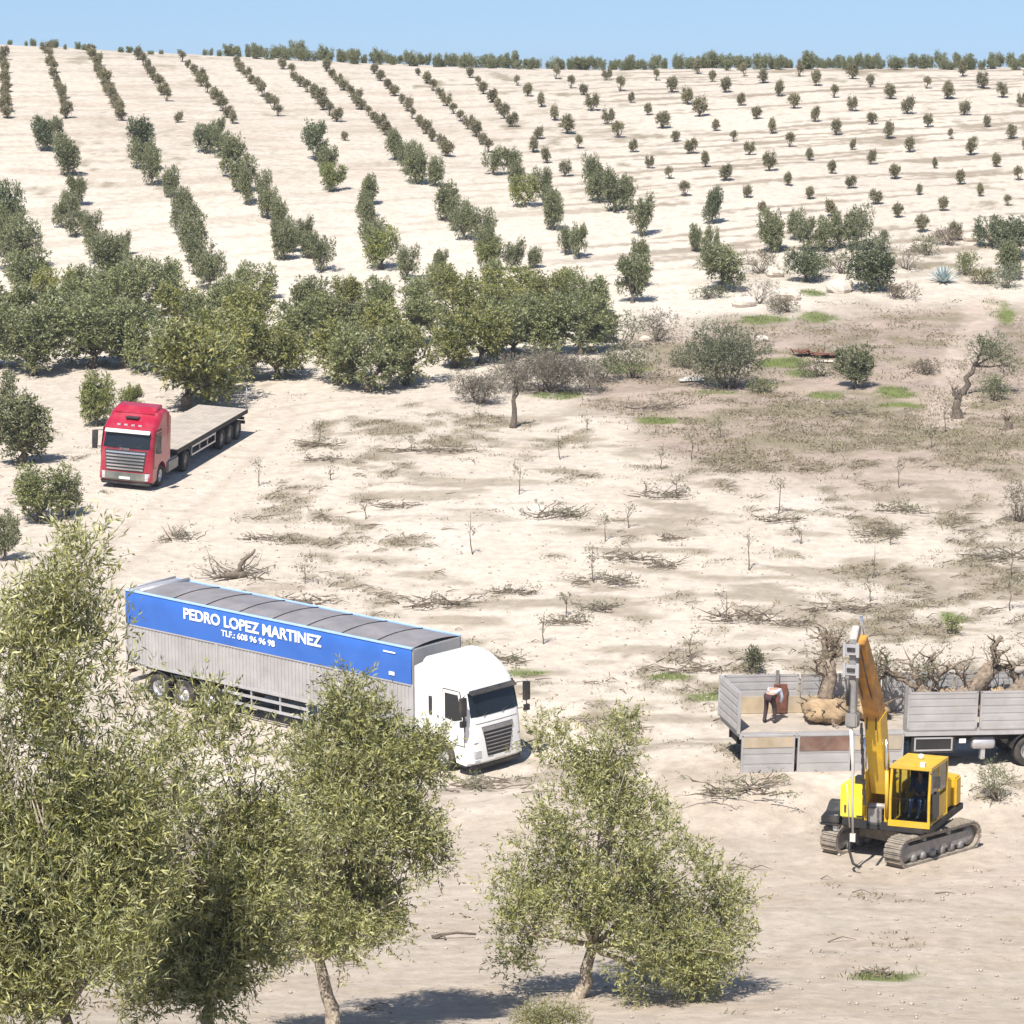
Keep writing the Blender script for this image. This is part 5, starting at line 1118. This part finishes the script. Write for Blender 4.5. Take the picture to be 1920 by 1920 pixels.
# scrap and plank
p, s = wpos(1528, 668); e = empty('rusty_scrap', loc=p); mb = MB()
for k in range(7): mb.box((-.9 + k * .3, rg.uniform(-.2, .2), .16 + rg.uniform(-.08, .16)), (.6, 1.1, .05), Matrix.Rotation(rg.uniform(-.3, .3), 3, 'Y') @ Matrix.Rotation(rg.uniform(-.4, .4), 3, 'Z'))
mb.build('sheets', M['rust'], e); mb = MB()
for k in range(6): x = -1 + k * .4; mb.tube([(x, -.3, -.1), (x + rg.uniform(-.5, .5), .5, .38)], .035, 6)
mb.build('frame', M['rust'], e); tag(e, 'heap of rusty brown metal sheets left of the small scrub olive', 'scrap')
p, s = wpos(1297, 716); e = MB(); e.box((0, 0, .12), (1.35, .34, .07), Matrix.Rotation(R(7), 3, 'Z')); e.box((.1, .1, .20), (1.0, .12, .05), Matrix.Rotation(R(3), 3, 'Z')); o = e.build('white_board', M['plate']); o.location = p; tag(o, 'flat white board lying left of the round bush', 'board')
p, s = wpos(1545, 680); e = MB(); e.box((0, 0, .1), (1.0, .3, .05), Matrix.Rotation(R(-9), 3, 'Z')); e.box((.2, -.2, .08), (.4, .1, .04)); o = e.build('pale_board', M['rock']); o.location = p; tag(o, 'pale board lying in front of the rusty scrap', 'board')

# saplings of the replanted field
def sapling(px, py, hpx, i, ftint=(1, 1, 1)):
    p, s = wpos(px, py); h = hpx / s; rg = random.Random(900 + i); e = empty('olive_sapling', loc=p); mb = MB(); mb.tube(curve((0, 0, -.1), (rg.uniform(-.1, .1), 0, h), 900 + i, .05, 4), [.028, .025, .02, .014, .006], 5)
    lob = []
    for k in range(rg.randint(3, 6)):
        z = h * rg.uniform(.45, .9); a = rg.uniform(0, 6.28); q = Vector((math.cos(a) * .22, math.sin(a) * .22, z + .16)); mb.tube([(0, 0, z - .08), q], [.014, .005], 4); lob.append((q.x, q.y, q.z, .15, .15, .18, 1))
    mb.build('stem', M['twig'], e); o = link(bpy.data.objects.new('leaves', foliage('leaves', lob, rg.randint(22, 45), 6, .14, .075, .028, [(.07, .07, .04), (.12, .115, .06), (.17, .15, .09)], 900 + i)), e)
    nm = SAPL[i % len(SAPL)]; tag(e, nm, 'sapling', 'thin saplings in the felled field')
SAPS = [(598, 828, 45, 'above the red lorry deck level at the track bend'), (486, 911, 45, 'beside the track, right of the red cab'), (684, 974, 38, 'alone midway between the lorries'), (1051, 862, 48, 'right of and below the bare stump'), (1100, 807, 25, 'shortest one near the scrub edge'), (973, 927, 60, 'above the leafy heap in mid field'),
    (887, 1040, 80, 'tallest, left of the field centre'), (1134, 1015, 40, 'right of the leafy heap'), (1178, 990, 45, 'a step right of the sapling by the leafy heap'), (1113, 1091, 65, 'tall, over a dark twig heap at the field centre'), (1061, 1156, 40, 'above the white cab roof'), (1019, 1208, 50, 'right of the white cab roof'), (572, 1094, 40, 'just above the blue trailer'),
    (1298, 862, 45, 'below the round bush'), (1241, 880, 35, 'beside a flat log below the round bush'), (1212, 932, 30, 'left of the weedy heap under the round bush'), (1267, 927, 30, 'right of the weedy heap under the round bush'), (1358, 1167, 60, 'beside the brown leafy heap above the trailer'), (1293, 1240, 55, 'left of the trailer tailboard'), (1350, 821, 35, 'at the scrub edge under the round bush'),
    (1772, 810, 60, 'under the stout stump'), (1744, 840, 35, 'short one below the stout stump'), (1687, 915, 50, 'above the flat green heap'), (1459, 964, 70, 'by the bleached patch right of centre'), (1404, 1069, 70, 'in open soil below the bleached patch'), (1635, 1084, 60, 'right of centre below the flat green heap'), (1631, 1128, 30, 'short one above the digger'), (1669, 1022, 24, 'tiny one under the flat green heap'),
    (1897, 1080, 70, 'at the right edge in the twig litter'), (1894, 1145, 60, 'lower one at the right edge'), (770, 845, 30, 'small one near the track bend'), (1500, 1020, 30, 'small one in the bleached soil'), (900, 800, 30, 'small one left of the bare stump'), (1560, 850, 34, 'small one at the scrub edge on the right'), (620, 900, 26, 'tiny one right of the track')]
SAPL = ['thin leafy sapling ' + q[3] for q in SAPS]
for i, q in enumerate(SAPS): sapling(q[0], q[1], q[2], i)
# heaps of pruned branches
def brush(px, py, wpx, label, seed, leaf=1., hpx=20, tone=0, log=False):
    p, s = wpos(px, py); w = wpx / s; h = hpx / s; rg = random.Random(seed); e = empty('branch_heap', loc=p); mb = MB(); lob = []
    for k in range(int(16 + wpx / 5)):
        x = rg.uniform(-.5, .5) * w; y = rg.uniform(-.6, .6) * min(w, 1.6); a = rg.gauss(0, .5) + (math.pi if rg.random() < .5 else 0); l = rg.uniform(.4, 1.1) * min(1.2, w * .5); b = Vector((x, y, .03)); t = b + Vector((math.cos(a) * l, math.sin(a) * l, rg.uniform(.0, .9) * h * (1 if rg.random() < .6 else .3)))
        mb.tube(curve(b, t, seed + k, .12, 4), [.03, .026, .02, .014, .005], 5)
        if rg.random() < .75: lob.append((t.x, t.y, max(t.z, .12), .2, .2, .09, 1)); lob.append(((x + t.x) / 2, (y + t.y) / 2, .1, .2, .2, .07, .6))
    if log: mb.tube(curve((-.1 * w, 0, .1), (.30 * w, .1, h), seed, .1, 5), [.16, .13, .10, .09, .06, .04], 8); mb.tube(curve((.1 * w, 0, .1), (-.5 * w, -.9, .1), seed + 3, .1, 5), [.16, .15, .13, .10, .08, .05], 8)
    mb.build('branches', M['twig'], e); cols = [[(.06, .06, .035), (.10, .095, .05), (.15, .13, .075)], [(.16, .12, .06), (.22, .17, .085), (.28, .22, .12)], [(.08, .10, .04), (.13, .15, .055), (.2, .2, .09)]][tone]
    link(bpy.data.objects.new('leaves', foliage('leaves', lob, int(wpx * 1.5 * leaf), 7, .16, .08, .028, cols, seed, upb=.0)), e); tag(e, label, 'branch heap', 'heaps of cut branches in the field')
for q in [(1040, 968, 95, 'dark leafy branch heap in the middle of the felled field', 1.3, 34, 0), (345, 1010, 60, 'small branch heap on the track edge above the blue trailer', 1, 34, 0), (805, 1135, 120, 'wide twiggy heap above the trailer front', .5, 24, 0), (1235, 930, 85, 'weedy branch heap under the round bush', .8, 22, 0),
          (1112, 1090, 120, 'flat dark twig heap around the tall centre sapling', .6, 14, 0), (1172, 1046, 80, 'flat heap right of the centre sapling', .7, 14, 0), (1240, 1060, 60, 'small flat heap beside the centre saplings', .5, 16, 0), (1392, 1160, 105, 'brownish yellow leafy heap above the trailer', 1.3, 34, 1), (1690, 958, 72, 'flat green leafy heap right of the bleached patch', 1.4, 22, 2),
          (1385, 1482, 125, 'twiggy green heap in front of the hanging flaps', .9, 32, 2), (600, 835, 80, 'thin heap around the sapling near the track bend', .6, 10, 0), (603, 862, 50, 'small twig heap below the track bend sapling', .8, 10, 0), (810, 845, 140, 'long low tan heap above the mid field', .5, 10, 1), (1885, 1045, 100, 'twig litter heap at the right edge', .8, 26, 0), (905, 1475, 130, 'sparse green twig heap below the white cab', .9, 18, 2),
          (1460, 975, 60, 'small heap around the sapling by the bleached patch', .7, 14, 0), (1120, 1140, 60, 'tiny dark heap above the white cab roof', .8, 12, 0), (1060, 1165, 60, 'twig heap below the sapling over the white cab roof', .9, 12, 0), (1255, 1010, 50, 'thin twigs beside the field centre', .4, 10, 0), (560, 1130, 90, 'dark twig heap against the blue trailer top', .7, 18, 0), (1290, 1255, 90, 'heap of dry brown twigs left of the tailboard', .7, 20, 1),
          (945, 1240, 60, 'leafy twigs right behind the white cab', .9, 16, 2), (1485, 1170, 60, 'thin litter heap above the trailer centre', .4, 12, 1), (1650, 1000, 80, 'long thin twigs below the flat green heap', .4, 10, 0), (1230, 765, 80, 'dark branch heap at the scrub border under the round bush', .7, 20, 0), (1590, 775, 60, 'dark twigs at the scrub border right of the grass', .6, 14, 0), (1640, 1830, 60, 'litter of twigs near the small grass patch', .3, 8, 1), (1560, 1140, 110, 'low pale twigs above the digger arm', .3, 12, 1), (500, 1010, 60, 'thin dry twigs between the lorries', .4, 10, 0), (740, 950, 60, 'thin flat twigs in the mid field', .4, 8, 0), (960, 1110, 60, 'flat weedy twigs above the trailer', .7, 10, 0)]:
    brush(q[0], q[1], q[2], q[3], 700 + q[0] + q[1], q[4], q[5], q[6])
brush(450, 1082, 95, 'branch heap with a thick fallen trunk above the blue trailer', 799, 1.0, 52, 0, True)
# broken bough near the bottom
p, s = wpos(850, 1760); mb = MB(); mb.tube([(.6, 0, .12), (.1, 0, .16), (-.35, 0, .1), (-.55, 0, .05), (-.5, 0, -.05)], [.03, .035, .04, .05, .03], 7); mb.tube([(-.5, -.1, .03), (-.25, -.1, .12), (-.2, -.3, .05)], .04, 6)
o = mb.build('broken_bough', M['bark']); o.location = p; tag(o, 'thin broken bough lying left of the conical tree', 'bough')

# ---------------------------------------------------------------- uncountable ground cover
def scatter(mask, n, seed, zmin=70):
    rg = np.random.default_rng(seed); xs = GX[0]; ys = GY[:, 0]; X = []; Y = []
    x = rg.uniform(-38, 42, n * 8); y = rg.uniform(72, 240, n * 8); ix = np.searchsorted(xs, x); iy = np.searchsorted(ys, y); k = rg.random(n * 8) < mask[iy, ix]
    ok = k & (np.abs(x) < y * .16 + 2); return x[ok][:n], y[ok][:n], rg
def tufts(name, mask, n, nb, hgt_, W, cols, seed, lean=.5, spread=.12):
    x, y, rg = scatter(mask, n, seed); m_ = len(x); z = hgt(x, y)
    Cn = np.stack([x, y, z - .02], 1)[:, None] + rg.normal(size=(m_, nb, 3)) * np.array([spread, spread, 0]); D = rg.normal(size=(m_, nb, 3)) * np.array([lean, lean, .12]) + np.array([0, 0, .8])
    N_ = m_ * nb; L = hgt_ * (.5 + rg.random(N_)); V, Fq = leaves_arrays(Cn.reshape(-1, 3), D.reshape(-1, 3), L, W * (.6 + .8 * rg.random(N_)), rg)
    c = np.array(cols)[rg.integers(0, len(cols), m_)]; c = np.repeat(c, nb, 0) * (.75 + .5 * rg.random((N_, 1))); return mesh_np(name, V, Fq, M['weed'], np.repeat(c, 4, 0))
nearm = (GY > 72) & (GY < 178)
wm = np.clip(GW, 0, 1) * nearm
o = link(bpy.data.objects.new('dry_weeds', tufts('dry_weeds', wm * (1 - GG), 18000, 7, .15, .035, [(.21, .18, .11), (.16, .15, .08), (.28, .23, .155), (.12, .105, .07)], 1, 1.1, .2))); tag(o, 'dry weeds and twig litter scattered over the pale soil', 'weeds', kind='stuff')
o = link(bpy.data.objects.new('green_grass', tufts('green_grass', np.clip(GG * 1.2, 0, 1) * (GY < 215), 9000, 9, .15, .03, [(.08, .12, .03), (.12, .16, .04), (.18, .19, .07)], 2, .4, .15))); tag(o, 'patches of fresh green grass in the scrub and near the lorries', 'grass', kind='stuff')
sm_ = GS * sst(.42, .6, fbm(GX / 2.5, GY / 3.5, 91, 4)) * (1 - GG)
o = link(bpy.data.objects.new('dry_grass', tufts('dry_grass', np.clip(sm_, 0, 1), 7000, 8, .20, .045, [(.25, .20, .14), (.20, .18, .11), (.30, .25, .19), (.15, .13, .085)], 6, 1.2, .3))); tag(o, 'tan dry grass and low herbs over the middle right scrub', 'grass', kind='stuff')
# clods and small stones
x, y, rg = scatter(((GY > 60) & (GY < 178)) * (.12 + .5 * np.clip(GW, 0, 1) + .35 * (fbm(GX / 3, GY / 3, 97, 3) > .56)), 11000, 8)
n_ = len(x); z = hgt(x, y); r_ = .02 + .05 * rg.random(n_) ** 3; o8 = np.array([(1, 0, 0), (0, 1, 0), (-1, 0, 0), (0, -1, 0), (0, 0, .8), (0, 0, -.6)], float)
Vc = (np.stack([x, y, z + r_ * .3], 1)[:, None] + o8[None] * r_[:, None, None] * (.7 + .6 * rg.random((n_, 6, 1)))).reshape(-1, 3)
t8 = np.array([(0, 1, 4), (1, 2, 4), (2, 3, 4), (3, 0, 4), (1, 0, 5), (2, 1, 5), (3, 2, 5), (0, 3, 5)]); Fc = (np.arange(n_)[:, None, None] * 6 + t8[None]).reshape(-1, 3)
o = link(bpy.data.objects.new('clods', mesh_np('clods', Vc, Fc, M['clod']))); tag(o, 'clods and small pale stones scattered over the soil', 'stones', kind='stuff')
# prunings lying flat: thin sticks
x, y, rg = scatter(np.clip(wm * 1.3, 0, 1) * (GY < 160), 3800, 3); mb = MB(); r_ = random.Random(3)
for a_, b_ in zip(x, y):
    z = h1(a_, b_); an = r_.gauss(0, .6); l = r_.uniform(.25, .9); mb.tube([(a_, b_, z + .02), (a_ + math.cos(an) * l * .5, b_ + math.sin(an) * l * .5, z + r_.uniform(.04, .16)), (a_ + math.cos(an) * l, b_ + math.sin(an) * l, z + .03 + (h1(a_ + math.cos(an) * l, b_ + math.sin(an) * l) - z))], [.022, .018, .006], 4, cap=False)
o = mb.build('fallen_twigs', M['twig']); tag(o, 'thin grey prunings strewn over the felled field', 'twigs', kind='stuff')

# ---------------------------------------------------------------- thin summer haze
mb = MB(); mb.box((0, 900, -27), (3300, 3900, 70)); hz_, t_, b_, o_ = nt('haze_air'); t_.nodes.remove(b_)
pv = t_.nodes.new('ShaderNodeVolumePrincipled'); pv.inputs['Color'].default_value = (.80, .88, 1, 1); pv.inputs['Density'].default_value = .0002; pv.inputs['Anisotropy'].default_value = .2
t_.links.new(pv.outputs[0], o_.inputs['Volume']); o = mb.build('haze', hz_); tag(o, 'thin pale haze in the air over the whole hillside', 'haze', kind='stuff')
